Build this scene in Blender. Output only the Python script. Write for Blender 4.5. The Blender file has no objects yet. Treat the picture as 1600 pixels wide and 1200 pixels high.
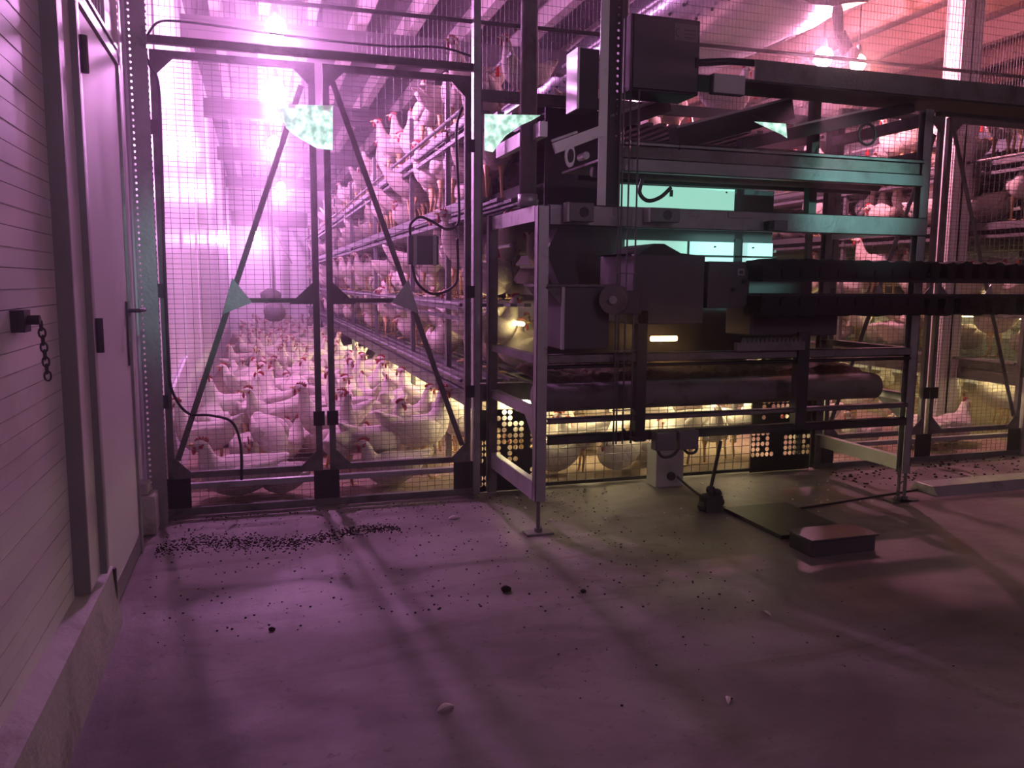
import bpy, math, random
from mathutils import Vector, Matrix
random.seed(7)
S = bpy.context.scene
COL = S.collection
WO = {}   # world origin of every parent
V = Vector
R = math.radians

# ------------------------------------------------------------------ camera
Yc = V((-402, 160, 1270)).normalized(); Zc = -V((-75, -10269, 1270)).normalized()
Zc = (Zc - Yc * Zc.dot(Yc)).normalized()
Xc = Zc.cross(Yc) * -1
if Xc.x < 0: Xc = -Xc
right = V((Xc.x, Yc.x, Zc.x)); up = V((Xc.y, Yc.y, Zc.y)); fwd = V((Xc.z, Yc.z, Zc.z))
cam = bpy.data.cameras.new('camera'); cam.lens = 36 * 1270 / 1600; cam.sensor_width = 36
cam.clip_start = .05; cam.clip_end = 100
co = bpy.data.objects.new('camera', cam); COL.objects.link(co)
co.matrix_world = Matrix(((right.x, up.x, -fwd.x, 0), (right.y, up.y, -fwd.y, 0), (right.z, up.z, -fwd.z, 1.25), (0, 0, 0, 1)))
S.camera = co

# ------------------------------------------------------------------ world, lights, exposure
w = bpy.data.worlds.new('world'); S.world = w; w.use_nodes = True
w.node_tree.nodes['Background'].inputs[0].default_value = (.5, .35, .6, 1)
w.node_tree.nodes['Background'].inputs[1].default_value = .02
HAZE = 0.022
if HAZE:
    vs = w.node_tree.nodes.new('ShaderNodeVolumeScatter')
    vs.inputs['Color'].default_value = (1, .9, 1, 1); vs.inputs['Density'].default_value = HAZE
    vs.inputs['Anisotropy'].default_value = .92
    w.node_tree.links.new(vs.outputs[0], w.node_tree.nodes['World Output'].inputs['Volume'])
S.view_settings.view_transform = 'Standard'; S.view_settings.look = 'None'
S.view_settings.gamma = 1; S.view_settings.use_curve_mapping = False
S.view_settings.exposure = 0.0

VIOLET = (1, .38, 1); ROSE = (1, .36, .60); RED = (1, .25, .17)
def lamp_light(name, loc, power, color, r=.045):
    l = bpy.data.lights.new(name, 'POINT'); l.energy = power; l.color = color; l.shadow_soft_size = r
    o = bpy.data.objects.new(name, l); COL.objects.link(o); o.location = loc
    return o
# daylight that comes in through the high windows behind the viewpoint and lands on the machine
sp = bpy.data.lights.new('daylight_beam', 'SPOT'); sp.energy = 2100; sp.color = (.42, 1, .9)
sp.spot_size = R(7.6); sp.spot_blend = .55; sp.shadow_soft_size = .12
so = bpy.data.objects.new('daylight_beam', sp); COL.objects.link(so); so.location = (3.9, -2.3, 3.3)
so.rotation_euler = (V((3.15, 3.7, 1.74)) - so.location).to_track_quat('-Z', 'Y').to_euler()
sp2 = bpy.data.lights.new('daylight_beam_left', 'SPOT'); sp2.energy = 420; sp2.color = (.5, 1, .95)
sp2.spot_size = R(9); sp2.spot_blend = .8; sp2.shadow_soft_size = .15
so2 = bpy.data.objects.new('daylight_beam_left', sp2); COL.objects.link(so2); so2.location = (.7, -2.3, 3.2)
so2.rotation_euler = (V((-.25, 4.5, 1.25)) - so2.location).to_track_quat('-Z', 'Y').to_euler()

# ------------------------------------------------------------------ materials
MAT = {}
def mat(name, col, rough=.6, metal=0., bump=0., bscale=40., var=0., vscale=8., dirt=None, dscale=3., dlo=.5, dhi=.65, emit=None, estr=0., spec=None):
    m = bpy.data.materials.new(name); m.use_nodes = True; nt = m.node_tree; n = nt.nodes; L = nt.links
    b = n['Principled BSDF']; b.inputs['Base Color'].default_value = (*col, 1)
    b.inputs['Roughness'].default_value = rough; b.inputs['Metallic'].default_value = metal
    if spec is not None: b.inputs['Specular IOR Level'].default_value = spec
    tc = n.new('ShaderNodeTexCoord'); src = None
    if var:
        no = n.new('ShaderNodeTexNoise'); no.inputs['Scale'].default_value = vscale; no.inputs['Detail'].default_value = 6
        L.new(tc.outputs['Object'], no.inputs['Vector'])
        mx = n.new('ShaderNodeMix'); mx.data_type = 'RGBA'
        mx.inputs[6].default_value = (*[c * (1 - var) for c in col], 1); mx.inputs[7].default_value = (*[min(1, c * (1 + var)) for c in col], 1)
        L.new(no.outputs[0], mx.inputs[0]); src = mx.outputs[2]
    if dirt:
        no = n.new('ShaderNodeTexNoise'); no.inputs['Scale'].default_value = dscale; no.inputs['Detail'].default_value = 9; no.inputs['Roughness'].default_value = .65
        L.new(tc.outputs['Object'], no.inputs['Vector'])
        rp = n.new('ShaderNodeValToRGB'); rp.color_ramp.elements[0].position = dlo; rp.color_ramp.elements[1].position = dhi
        L.new(no.outputs[0], rp.inputs[0])
        mx = n.new('ShaderNodeMix'); mx.data_type = 'RGBA'; mx.inputs[6].default_value = (*col, 1); mx.inputs[7].default_value = (*dirt, 1)
        if src: L.new(src, mx.inputs[6])
        L.new(rp.outputs[0], mx.inputs[0]); src = mx.outputs[2]
    if src: L.new(src, b.inputs['Base Color'])
    if bump:
        no = n.new('ShaderNodeTexNoise'); no.inputs['Scale'].default_value = bscale; no.inputs['Detail'].default_value = 5
        L.new(tc.outputs['Object'], no.inputs['Vector'])
        bp = n.new('ShaderNodeBump'); bp.inputs['Strength'].default_value = bump; bp.inputs['Distance'].default_value = .01
        L.new(no.outputs[0], bp.inputs['Height']); L.new(bp.outputs[0], b.inputs['Normal'])
    if emit:
        b.inputs['Emission Color'].default_value = (*emit, 1); b.inputs['Emission Strength'].default_value = estr
    MAT[name] = m; return m
mat('beam_steel', (.23, .23, .24), .42, .5, .15, 60, .25, 12, (.07, .06, .05), 5, .54, .75)
mat('steel', (.34, .34, .35), .42, .55, .15, 60, .25, 12, (.10, .085, .07), 5, .56, .75)
mat('dusty_steel', (.17, .16, .16), .65, .25, .3, 60, .3, 9, (.07, .055, .045), 6, .5, .7)
mat('dark_steel', (.045, .042, .044), .6, .3, .2, 60, .3, 9)
mat('pale_steel', (.5, .5, .5), .4, .4, .1, 60, .2, 8, (.2, .17, .14), 5, .58, .8)
mat('rack_steel', (.15, .145, .15), .5, .4, .15, 60, .25, 12, (.06, .05, .042), 5, .52, .72)
mat('wire', (.2, .19, .19), .45, .6)
mat('white_board', (.68, .64, .65), .45, 0, .04, 30, .06, 3, (.40, .36, .33), 1.6, .55, .85)
mat('door_white', (.6, .58, .58), .55, 0, .03, 20, .04, 2, (.45, .4, .38), 2.2, .6, .85)
mat('sheet_white', (.8, .78, .8), .3, 0, .06, 3, .05, 3, (.5, .42, .4), 2.0, .58, .85)
mat('frame_grey', (.22, .215, .21), .5, .3, .1, 40, .2, 6)
mat('plinth', (.42, .39, .38), .75, 0, .4, 50, .2, 10, (.2, .15, .13), 4, .5, .7)
mat('roof', (.13, .11, .115), .5, .1, .1, 20, .2, 2)
mat('joist', (.42, .36, .34), .55, 0, .1, 30, .15, 3)
mat('timber_ceiling', (.26, .15, .12), .6, 0, .15, 20, .25, 4)
mat('concrete_column', (.66, .62, .62), .7, 0, .2, 40, .12, 6)
mat('foil', (.62, .62, .68), .25, .85, .9, 7, .2, 3)
mat('black', (.010, .009, .010), .55, 0, .2, 50)
mat('rubber', (.025, .022, .025), .5)
mat('grey_plastic', (.12, .118, .125), .5, 0, .05, 30)
mat('light_plastic', (.42, .42, .43), .5, 0, .05, 30)
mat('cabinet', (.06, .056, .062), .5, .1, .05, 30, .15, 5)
mat('manure', (.10, .065, .04), .95, 0, 1, 60, .5, 40)
mat('egg_flap', (.010, .008, .008), .85, 0, .8, 60, .3, 20)
mat('feather', (.66, .585, .53), .9, 0, 1, 34, .08, 14, (.47, .37, .31), 9, .5, .8, spec=.15)
mat('comb', (.36, .028, .03), .5, 0, .3, 80)
mat('beak', (.72, .48, .2), .4)
mat('leg', (.66, .45, .22), .55, 0, .3, 90)
mat('eye', (.02, .01, .01), .15)
mat('red_plastic', (.6, .03, .02), .4)
mat('bulb', (1, 1, 1), .3, emit=(1, .62, .98), estr=60)
mat('bulb_rose', (1, 1, 1), .3, emit=(1, .65, .85), estr=60)
mat('bulb_red', (1, 1, 1), .3, emit=(1, .55, .4), estr=35)
mat('tube_warm', (1, .9, .6), .3, emit=(1, .84, .46), estr=80)
mat('tube_dim', (1, .9, .6), .3, emit=(1, .80, .36), estr=16)
mat('tube_amber', (1, .8, .5), .3, emit=(1, .58, .22), estr=14)
mat('mint_daylit_panel', (.7, 1, .9), .3, emit=(.45, 1, .80), estr=.72)  # emission stands in for daylight falling on the panel
mat('cyan_daylit_panel', (.7, 1, .95), .3, emit=(.55, 1, .95), estr=.8)  # bluer stretch of the same daylight, also put in as emission
mat('label', (.30, .29, .29), .4)
mat('ink', (.03, .03, .035), .4)
mat('litter', (.27, .20, .15), .95, 0, .3, 40, .5, 25, spec=.1)
mat('dirt', (.03, .02, .018), 1, spec=.05)

def floor_material():
    m = bpy.data.materials.new('floor_concrete'); m.use_nodes = True; nt = m.node_tree; n = nt.nodes; L = nt.links
    b = n['Principled BSDF']; tc = n.new('ShaderNodeTexCoord')
    def noise(sc, det=8, rough=.6, dist=0, vec=None):
        o = n.new('ShaderNodeTexNoise'); o.inputs['Scale'].default_value = sc; o.inputs['Detail'].default_value = det
        o.inputs['Roughness'].default_value = rough; o.inputs['Distortion'].default_value = dist
        L.new(vec or tc.outputs['Object'], o.inputs['Vector']); return o.outputs[0]
    def ramp(src, a, c, c0=(0, 0, 0, 1), c1=(1, 1, 1, 1)):
        r = n.new('ShaderNodeValToRGB'); r.color_ramp.elements[0].position = a; r.color_ramp.elements[1].position = c
        r.color_ramp.elements[0].color = c0; r.color_ramp.elements[1].color = c1
        L.new(src, r.inputs[0]); return r.outputs[0]
    def mix(f, a, c):
        x = n.new('ShaderNodeMix'); x.data_type = 'RGBA'
        if isinstance(f, float): x.inputs[0].default_value = f
        else: L.new(f, x.inputs[0])
        for i, s in ((6, a), (7, c)):
            if isinstance(s, tuple): x.inputs[i].default_value = s
            else: L.new(s, x.inputs[i])
        return x.outputs[2]
    base = ramp(noise(1.3, 10, .62, .8), .3, .72, (.12, .10, .095, 1), (.30, .262, .25, 1))
    # broad sweep marks
    mp = n.new('ShaderNodeMapping'); mp.inputs['Rotation'].default_value = (0, 0, R(-32)); mp.inputs['Scale'].default_value = (.9, 3.2, 1)
    L.new(tc.outputs['Object'], mp.inputs[0])
    base = mix(ramp(noise(1.1, 6, .6, 1.2, mp.outputs[0]), .50, .70), base, (.135, .11, .10, 1))
    base = mix(ramp(noise(26, 5, .7), .60, .72), base, (.09, .07, .062, 1))
    base = mix(ramp(noise(.8, 4, .6, .6), .58, .75), base, (.095, .075, .07, 1))
    L.new(base, b.inputs['Base Color'])
    rg = ramp(noise(1.1, 5, .55, .4), .42, .62, (.55, .55, .55, 1), (.85, .85, .85, 1))
    # damp strip along the gate foot
    sx = n.new('ShaderNodeSeparateXYZ'); L.new(tc.outputs['Object'], sx.inputs[0])
    def mr(src, a, c, d, e):
        o = n.new('ShaderNodeMapRange'); L.new(src, o.inputs[0]); o.inputs[1].default_value = a; o.inputs[2].default_value = c
        o.inputs[3].default_value = d; o.inputs[4].default_value = e; return o.outputs[0]
    def mul(a, c):
        o = n.new('ShaderNodeMath'); o.operation = 'MULTIPLY'; L.new(a, o.inputs[0]); L.new(c, o.inputs[1]); return o.outputs[0]
    wet = mul(mul(mr(sx.outputs[1], 3.95, 4.25, 0, 1), mr(sx.outputs[0], .55, .25, 0, 1)), mr(sx.outputs[0], -.3, -.05, 0, 1))
    rr = n.new('ShaderNodeMix'); rr.data_type = 'FLOAT'; L.new(wet, rr.inputs[0]); L.new(rg, rr.inputs[2]); rr.inputs[3].default_value = .13
    L.new(rr.outputs[0], b.inputs['Roughness'])
    bp = n.new('ShaderNodeBump'); L.new(mr(wet, 0, 1, .35, .03), bp.inputs['Strength']); bp.inputs['Distance'].default_value = .01
    L.new(noise(18, 8, .7), bp.inputs['Height']); L.new(bp.outputs[0], b.inputs['Normal'])
    MAT['floor'] = m
floor_material()
def foliage_material():
    m = bpy.data.materials.new('foliage_outside'); m.use_nodes = True; nt = m.node_tree; n = nt.nodes; L = nt.links
    for x in list(n):
        if x.type != 'OUTPUT_MATERIAL': n.remove(x)
    tc = n.new('ShaderNodeTexCoord'); a = n.new('ShaderNodeTexNoise'); a.inputs['Scale'].default_value = 9; a.inputs['Detail'].default_value = 9
    a.inputs['Roughness'].default_value = .75; L.new(tc.outputs['Object'], a.inputs[0])
    r = n.new('ShaderNodeValToRGB'); r.color_ramp.elements[0].position = .44; r.color_ramp.elements[1].position = .57
    r.color_ramp.elements[0].color = (.08, .26, .18, 1); r.color_ramp.elements[1].color = (.78, 1, .90, 1)
    L.new(a.outputs[0], r.inputs[0]); e = n.new('ShaderNodeEmission'); L.new(r.outputs[0], e.inputs[0]); e.inputs[1].default_value = 1.9
    o = [x for x in n if x.type == 'OUTPUT_MATERIAL'][0]; L.new(e.outputs[0], o.inputs[0]); MAT['foliage'] = m
foliage_material()
mm = mat('added_reflector', (.95, .97, .96), .03, 1.0)  # for the added sheets that carry the pane reflections

# ------------------------------------------------------------------ mesh helpers
class MB:
    def __init__(s): s.v = []; s.f = []; s.mi = []; s.cur = 0
    def add(s, vs, fs):
        k = len(s.v); s.v += [tuple(x) for x in vs]
        for f in fs: s.f.append([i + k for i in f]); s.mi.append(s.cur)
        return s
    def box(s, x0, x1, y0, y1, z0, z1):
        v = [(x, y, z) for x in (x0, x1) for y in (y0, y1) for z in (z0, z1)]
        return s.add(v, [(0, 1, 3, 2), (4, 6, 7, 5), (0, 4, 5, 1), (2, 3, 7, 6), (0, 2, 6, 4), (1, 5, 7, 3)])
    def bar(s, a, b, w_, h_, side=V((0, 0, 1))):
        a = V(a); b = V(b); d = (b - a).normalized()
        side = V(side)
        if abs(d.dot(side)) > .98: side = V((1, 0, 0)) if abs(d.x) < .9 else V((0, 1, 0))
        p = d.cross(side).normalized(); q = p.cross(d).normalized()
        vs = []
        for c in (a, b):
            for u, t in ((-1, -1), (1, -1), (1, 1), (-1, 1)): vs.append(c + p * u * w_ / 2 + q * t * h_ / 2)
        return s.add(vs, [(3, 2, 1, 0), (4, 5, 6, 7), (0, 1, 5, 4), (1, 2, 6, 5), (2, 3, 7, 6), (3, 0, 4, 7)])
    def tube(s, pts, r, n=8, cap=True):
        pts = [V(p) for p in pts]; k = len(pts); vs = []; prev = None
        for i, p in enumerate(pts):
            d = (pts[min(i + 1, k - 1)] - pts[max(i - 1, 0)]).normalized()
            if prev is None:
                a = V((0, 0, 1)) if abs(d.z) < .9 else V((1, 0, 0))
                prev = d.cross(a).normalized()
            prev = (prev - d * prev.dot(d)).normalized(); q = d.cross(prev)
            rr = r[i] if isinstance(r, (list, tuple)) else r
            for j in range(n):
                t = 2 * math.pi * j / n; vs.append(p + (prev * math.cos(t) + q * math.sin(t)) * rr)
        fs = [(i * n + j, i * n + (j + 1) % n, (i + 1) * n + (j + 1) % n, (i + 1) * n + j) for i in range(k - 1) for j in range(n)]
        if cap: fs += [tuple(reversed(range(n))), tuple(range((k - 1) * n, k * n))]
        return s.add(vs, fs)
    def prism(s, poly, d):   # poly of 3D points, extruded by vector d
        k = len(poly); d = V(d); vs = [V(p) for p in poly] + [V(p) + d for p in poly]
        return s.add(vs, [tuple(range(k)), tuple(reversed(range(k, 2 * k)))] + [(i, k + i, k + (i + 1) % k, (i + 1) % k) for i in range(k)])
    def ball(s, c, r, n=10, m=6, sc=(1, 1, 1)):
        c = V(c); vs = [c + V((0, 0, r * sc[2]))]
        for i in range(1, m):
            a = math.pi * i / m
            for j in range(n):
                t = 2 * math.pi * j / n
                vs.append(c + V((r * sc[0] * math.sin(a) * math.cos(t), r * sc[1] * math.sin(a) * math.sin(t), r * sc[2] * math.cos(a))))
        vs.append(c - V((0, 0, r * sc[2]))); fs = []
        for j in range(n):
            fs.append((0, 1 + j, 1 + (j + 1) % n)); e = len(vs) - 1; o = 1 + (m - 2) * n
            fs.append((e, o + (j + 1) % n, o + j))
        for i in range(m - 2):
            for j in range(n):
                o = 1 + i * n; fs.append((o + j, o + n + j, o + n + (j + 1) % n, o + (j + 1) % n))
        return s.add(vs, fs)
    def holes(s, o, u, v, nu, nv, cell, r, open_=lambda i, j: True, thick=.003, seg=10):
        o = V(o); u = V(u).normalized(); v = V(v).normalized(); nn = u.cross(v).normalized() * thick
        for i in range(nu):
            for j in range(nv):
                c = o + u * (i + .5) * cell + v * (j + .5) * cell; h = cell / 2
                if not open_(i, j):
                    q = [c + u * a * h + v * b * h for a, b in ((-1, -1), (1, -1), (1, 1), (-1, 1))]
                    s.add(q, [(0, 1, 2, 3)]); continue
                sq = []; ci = []
                for k in range(8):
                    t = math.pi / 4 * k; a, b = math.cos(t), math.sin(t); m_ = max(abs(a), abs(b))
                    sq.append(c + u * a / m_ * h + v * b / m_ * h); ci.append(c + u * a * r + v * b * r)
                s.add(sq + ci + [x + nn for x in ci], [(k, (k + 1) % 8, 8 + (k + 1) % 8, 8 + k) for k in range(8)] + [(8 + k, 8 + (k + 1) % 8, 16 + (k + 1) % 8, 16 + k) for k in range(8)])
        return s
    def build(s, name, m, parent=None, smooth=False, bevel=0., **tags):
        me = bpy.data.meshes.new(name); off = V((0, 0, 0))
        if parent is not None: off = WO[parent.name]
        elif s.v:
            xs = [p[0] for p in s.v]; ys = [p[1] for p in s.v]; off = V(((min(xs) + max(xs)) / 2, (min(ys) + max(ys)) / 2, min(p[2] for p in s.v)))
        me.from_pydata([V(p) - off for p in s.v], [], s.f)
        ms = m if isinstance(m, (list, tuple)) else [m]
        for x in ms: me.materials.append(MAT[x])
        if len(ms) > 1: me.polygons.foreach_set('material_index', s.mi)
        if smooth: me.polygons.foreach_set('use_smooth', [True] * len(me.polygons))
        me.update()
        ob = bpy.data.objects.new(name, me); COL.objects.link(ob)
        if parent is not None: ob.parent = parent
        else: ob.location = off
        WO[ob.name] = off.copy()
        if bevel:
            b = ob.modifiers.new('bevel', 'BEVEL'); b.width = bevel; b.segments = 2; b.limit_method = 'ANGLE'
        for k, x in tags.items(): ob[k] = x
        return ob
def tag(o, label, cat, group=None, kind=None):
    o['label'] = label; o['category'] = cat
    if group: o['group'] = group
    if kind: o['kind'] = kind
    return o
def thing(name, loc, label, cat, group=None):
    o = bpy.data.objects.new(name, None); COL.objects.link(o); o.location = loc; o.empty_display_size = .05; WO[o.name] = V(loc)
    return tag(o, label, cat, group)
def struct(mb, name, m, parent=None, **k):
    o = mb.build(name, m, parent, **k)
    if parent is None: o['kind'] = 'structure'
    return o
def bez(pts, n=10):   # smooth curve through points (Catmull-Rom)
    pts = [V(p) for p in pts]; out = []; q = [pts[0]] + pts + [pts[-1]]
    for i in range(1, len(q) - 2):
        for k in range(n):
            t = k / n; a, b, c, d = q[i - 1], q[i], q[i + 1], q[i + 2]
            out.append(.5 * ((2 * b) + (c - a) * t + (2 * a - 5 * b + 4 * c - d) * t * t + (3 * b - a - 3 * c + d) * t ** 3))
    out.append(pts[-1]); return out

YB = 22.0; ZC = 3.75
# ------------------------------------------------------------------ room shell
struct(MB().box(-.9, 9, -2.6, YB + .1, -.1, 0), 'floor', 'floor')
o = struct(MB().box(-.9, 9, -2.6, YB + .1, ZC, ZC + .08), 'ceiling', 'roof')
# left wall, near part: lap boards with grooves
m = MB(); z = .24
m.box(-.75, -.64, -2.6, 2.80, 0, ZC)
k = 0
while z < ZC - .02:
    h2 = .104
    m.box(-.65, -.580, -2.6, 2.80, z + .0015, min(z + h2 - .0005, ZC)); z += h2; k += 1
struct(m, 'wall_left', 'white_board')
m = MB()
for k in range(33): m.box(-.5812, -.5785, -2.6, 2.80, .24 + .104 * k + .05, .24 + .104 * k + .0525)
struct(m, 'trim_1', 'plinth')
m = MB(); m.prism([(-.75, -2.6, 0), (-.50, -2.6, 0), (-.52, -2.6, .22), (-.60, -2.6, .25), (-.75, -2.6, .25)], (0, 5.75, 0))
struct(m, 'baseboard_left', 'plinth')
# wall parts around the door and beyond the gate
m = MB()
m.box(-.75, -.535, 2.815, 2.985, .25, ZC); m.box(-.75, -.548, 3.005, 3.10, .25, ZC)
m.box(-.75, -.60, 3.06, 3.98, 2.20, ZC)
m.box(-.75, -.575, 3.98, 4.50, 0, ZC)
struct(m, 'wall_left', 'white_board')
m = MB(); m.box(-.75, -.55, 4.50, YB, 0, ZC)
struct(m, 'wall_left', 'sheet_white')
m = MB()
for y in (5.6, 7.1, 8.9, 11, 13.5, 16.5): m.box(-.552, -.540, y, y + .05, .3, ZC)
struct(m, 'trim_2', 'sheet_white')
m = MB()   # ribbed plastic strip above the door
for k in range(12): m.tube([(-.597, 3.12 + k * .072, 2.30), (-.597, 3.12 + k * .072, ZC)], .018, 6)
struct(m, 'trim_3', 'door_white', smooth=True)
# steel posts of the wall either side of the door
m = MB(); m.box(-.64, -.533, 2.80, 2.815, .25, ZC); struct(m, 'trim_4', 'frame_grey')
m = MB(); m.box(-.60, -.514, 2.985, 3.005, .25, ZC); struct(m, 'trim_5', 'frame_grey')
m = MB(); m.box(-.60, -.53, 3.10, 3.13, 0, 2.20); m.box(-.60, -.53, 3.97, 4.01, 0, 2.20); m.box(-.60, -.53, 3.10, 4.01, 2.17, 2.21); m.box(-.60, -.535, 3.10, 4.01, 2.24, 2.255)
struct(m, 'trim_6', 'steel')
d = MB().box(-.60, -.54, 3.135, 3.965, .015, 2.165).build('door_1', 'door_white', bevel=.004); d['kind'] = 'structure'
for z in (2.0, 1.06, .16):
    h = MB(); h.tube([(-.522, 3.13, z - .06), (-.522, 3.13, z + .06)], .014, 8); h.box(-.542, -.531, 3.12, 3.17, z - .05, z + .05); h.build('hinge', 'dark_steel', d)
h = MB(); h.box(-.542, -.532, 3.89, 3.93, .88, 1.16); h.tube([(-.535, 3.91, 1.12), (-.485, 3.91, 1.12), (-.48, 3.93, 1.12), (-.48, 4.03, 1.12)], .009, 8); h.build('door_handle', 'dark_steel', d)
MB().box(-.5398, -.537, 3.14, 3.96, .015, .10).build('kick_plate', 'frame_grey', d)
struct(MB().box(-.9, 9, YB, YB + .1, 0, ZC), 'wall_back', 'sheet_white')
struct(MB().box(8.9, 9, -2.6, YB, 0, ZC), 'wall_right', 'sheet_white')
m = MB(); m.box(-.9, 9, -2.6, -2.5, 0, 2.8); m.box(-.9, 9, -2.6, -2.5, 3.72, ZC)
for x, x_ in ((-.9, .1), (1.4, 2.5), (3.7, 6.2), (7.3, 9)): m.box(x, x_, -2.6, -2.5, 2.8, 3.72)
struct(m, 'wall_front', 'white_board')
for i, (x, x_) in enumerate(((.1, 1.4), (2.5, 3.7), (6.2, 7.3))): struct(MB().box(x, x_, -2.60, -2.59, 2.8, 3.72), 'window_%d' % (i + 1), 'foliage')
# roof members
k = 7
xs = [-.30, .10, .50, .95, 1.42, 1.95, 2.55, 3.2, 3.9, 4.6, 5.3, 6.0, 6.7, 7.4, 8.1]
for x in xs:
    m = MB(); m.box(x, x + .09, -2.5, YB, ZC - .20, ZC); struct(m, 'trim_%d' % k, 'joist' if x < 4 else 'timber_ceiling'); k += 1
for y in (7.9, 11.3, 15.2, 19.4):
    m = MB(); m.box(-.55, 8.9, y, y + .14, ZC - .42, ZC - .20); struct(m, 'trim_%d' % k, 'roof'); k += 1
# structural column at the right aisle
m = MB(); m.box(5.42, 5.62, 5.36, 5.38, 0, ZC); m.box(5.42, 5.62, 5.52, 5.54, 0, ZC); m.box(5.51, 5.53, 5.36, 5.54, 0, ZC); m.box(5.42, 5.44, 5.37, 5.53, 0, ZC)
struct(m, 'trim_%d' % k, 'concrete_column'); k += 1
# far end of the left aisle: door frame with light behind
m = MB(); m.box(-.5, 1.3, 21.2, 21.35, 2.6, 2.95); struct(m, 'trim_%d' % k, 'roof'); k += 1
m = MB(); m.box(.42, .50, 21.2, 21.3, 0, 2.6); m.bar((.5, 21.2, 2.5), (.9, 21.2, 1.7), .04, .04); struct(m, 'trim_%d' % k, 'frame_grey'); k += 1

# ------------------------------------------------------------------ lamps
def bulb_lamp(loc, m, power, color, label, r=.075, top=ZC, group=None):
    x, y, z = loc
    t = thing('hanging_lamp', (x, y, z), label, 'lamp', group)
    MB().ball((x, y, z), r, 14, 9, (1, 1, 1.1)).build('bulb', m, t, smooth=True)
    MB().tube([(x, y, z + r * .9), (x, y, z + r * .9 + .03), (x, y, z + r + .08)], [.026, .03, .018], 10).build('socket', 'grey_plastic', t)
    MB().tube([(x, y, z + r + .08), (x, y, top)], .006, 6).build('cord', 'rubber', t)
    lamp_light('bulb_light', (x, y, z - r * 1.1 - .07), power, color)
bulb_lamp((.20, 6.4, 3.08), 'bulb', 190, VIOLET, 'nearest bright violet bulb hanging over the left aisle, above the gate top')
bulb_lamp((.24, 8.3, 3.09), 'bulb', 110, VIOLET, 'second violet bulb over the left aisle, seen just under the gate top rail')
bulb_lamp((.30, 11.6, 3.10), 'bulb', 120, VIOLET, 'third violet bulb over the left aisle, seen beside the pale added reflector')
bulb_lamp((.50, 15.5, 2.95), 'bulb', 120, VIOLET, 'fourth violet bulb, deep in the left aisle before the end beam')
bulb_lamp((.05, 20.3, 2.35), 'bulb', 120, VIOLET, 'farthest violet bulb, low in the doorway at the end of left aisle', top=ZC)
bulb_lamp((4.65, 6.05, 3.17), 'bulb_rose', 210, ROSE, 'bright pinkish white bulb under the foil duct, left of the pair', .075)
bulb_lamp((4.92, 5.95, 3.12), 'bulb_red', 60, RED, 'orange tinted bulb right of the pair beside the foil duct', .065)
bulb_lamp((2.2, -1.4, 3.3), 'bulb', 24, (1, .38, .8), 'added unseen violet fill bulb behind the viewpoint', .12)  # added fill out of view, lifts the dark machinery and near wall
bulb_lamp((4.62, 9.5, 3.02), 'bulb_rose', 80, ROSE, 'farther pink bulb over the right aisle behind the foil duct', .045)

# ------------------------------------------------------------------ hens
def loft(mb, spine, n):
    pts = [V((p[0], 0, p[1])) for p in spine]; k = len(pts); vs = []
    for i, p in enumerate(pts):
        d = (pts[min(i + 1, k - 1)] - pts[max(i - 1, 0)]).normalized(); q = V((-d.z, 0, d.x)); h_, w_ = spine[i][2], spine[i][3]
        for j in range(n):
            t = 2 * math.pi * j / n; c, s_ = math.cos(t), math.sin(t)
            vs.append(p + V((0, 1, 0)) * w_ * c + q * h_ * s_)
    fs = [(i * n + j, i * n + (j + 1) % n, (i + 1) * n + (j + 1) % n, (i + 1) * n + j) for i in range(k - 1) for j in range(n)]
    fs += [tuple(reversed(range(n))), tuple(range((k - 1) * n, k * n))]
    mb.add(vs, fs)
POSE = {
 'alert': dict(sp=[(-.255, .395, .006, .028), (-.215, .355, .028, .034), (-.165, .31, .05, .05), (-.11, .275, .075, .07), (-.04, .25, .092, .086), (.03, .245, .094, .09), (.08, .265, .082, .078), (.112, .305, .060, .058), (.126, .35, .04, .04), (.132, .395, .028, .028), (.142, .428, .026, .024), (.163, .438, .023, .02), (.185, .434, .010, .009)], legs=.17),
 'tall': dict(sp=[(-.20, .30, .006, .03), (-.175, .285, .03, .036), (-.13, .265, .055, .055), (-.07, .25, .08, .075), (-.01, .255, .094, .086), (.045, .285, .085, .08), (.075, .33, .064, .06), (.084, .38, .042, .042), (.088, .43, .028, .028), (.097, .468, .026, .024), (.118, .478, .023, .02), (.14, .474, .010, .009)], legs=.17),
 'sit': dict(sp=[(-.23, .20, .006, .03), (-.19, .175, .03, .04), (-.14, .145, .055, .065), (-.08, .118, .085, .09), (-.01, .108, .100, .105), (.06, .115, .095, .10), (.105, .14, .072, .075), (.128, .18, .045, .047), (.134, .22, .030, .03), (.146, .25, .026, .024), (.167, .258, .023, .02), (.188, .253, .010, .009)], legs=0),
 'tuck': dict(sp=[(-.20, .17, .006, .03), (-.17, .155, .03, .045), (-.12, .135, .065, .075), (-.06, .125, .095, .10), (.0, .125, .112, .115), (.06, .13, .102, .10), (.10, .155, .070, .07), (.118, .182, .044, .042), (.135, .198, .03, .026), (.155, .196, .022, .02), (.172, .19, .010, .009)], legs=0),
 'peck': dict(sp=[(-.24, .345, .006, .028), (-.20, .325, .028, .034), (-.155, .30, .05, .05), (-.10, .28, .075, .07), (-.03, .255, .092, .086), (.04, .235, .09, .086), (.095, .20, .07, .07), (.135, .155, .046, .046), (.16, .11, .032, .032), (.178, .075, .027, .025), (.188, .05, .022, .02), (.194, .03, .010, .009)], legs=.17),
}
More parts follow.
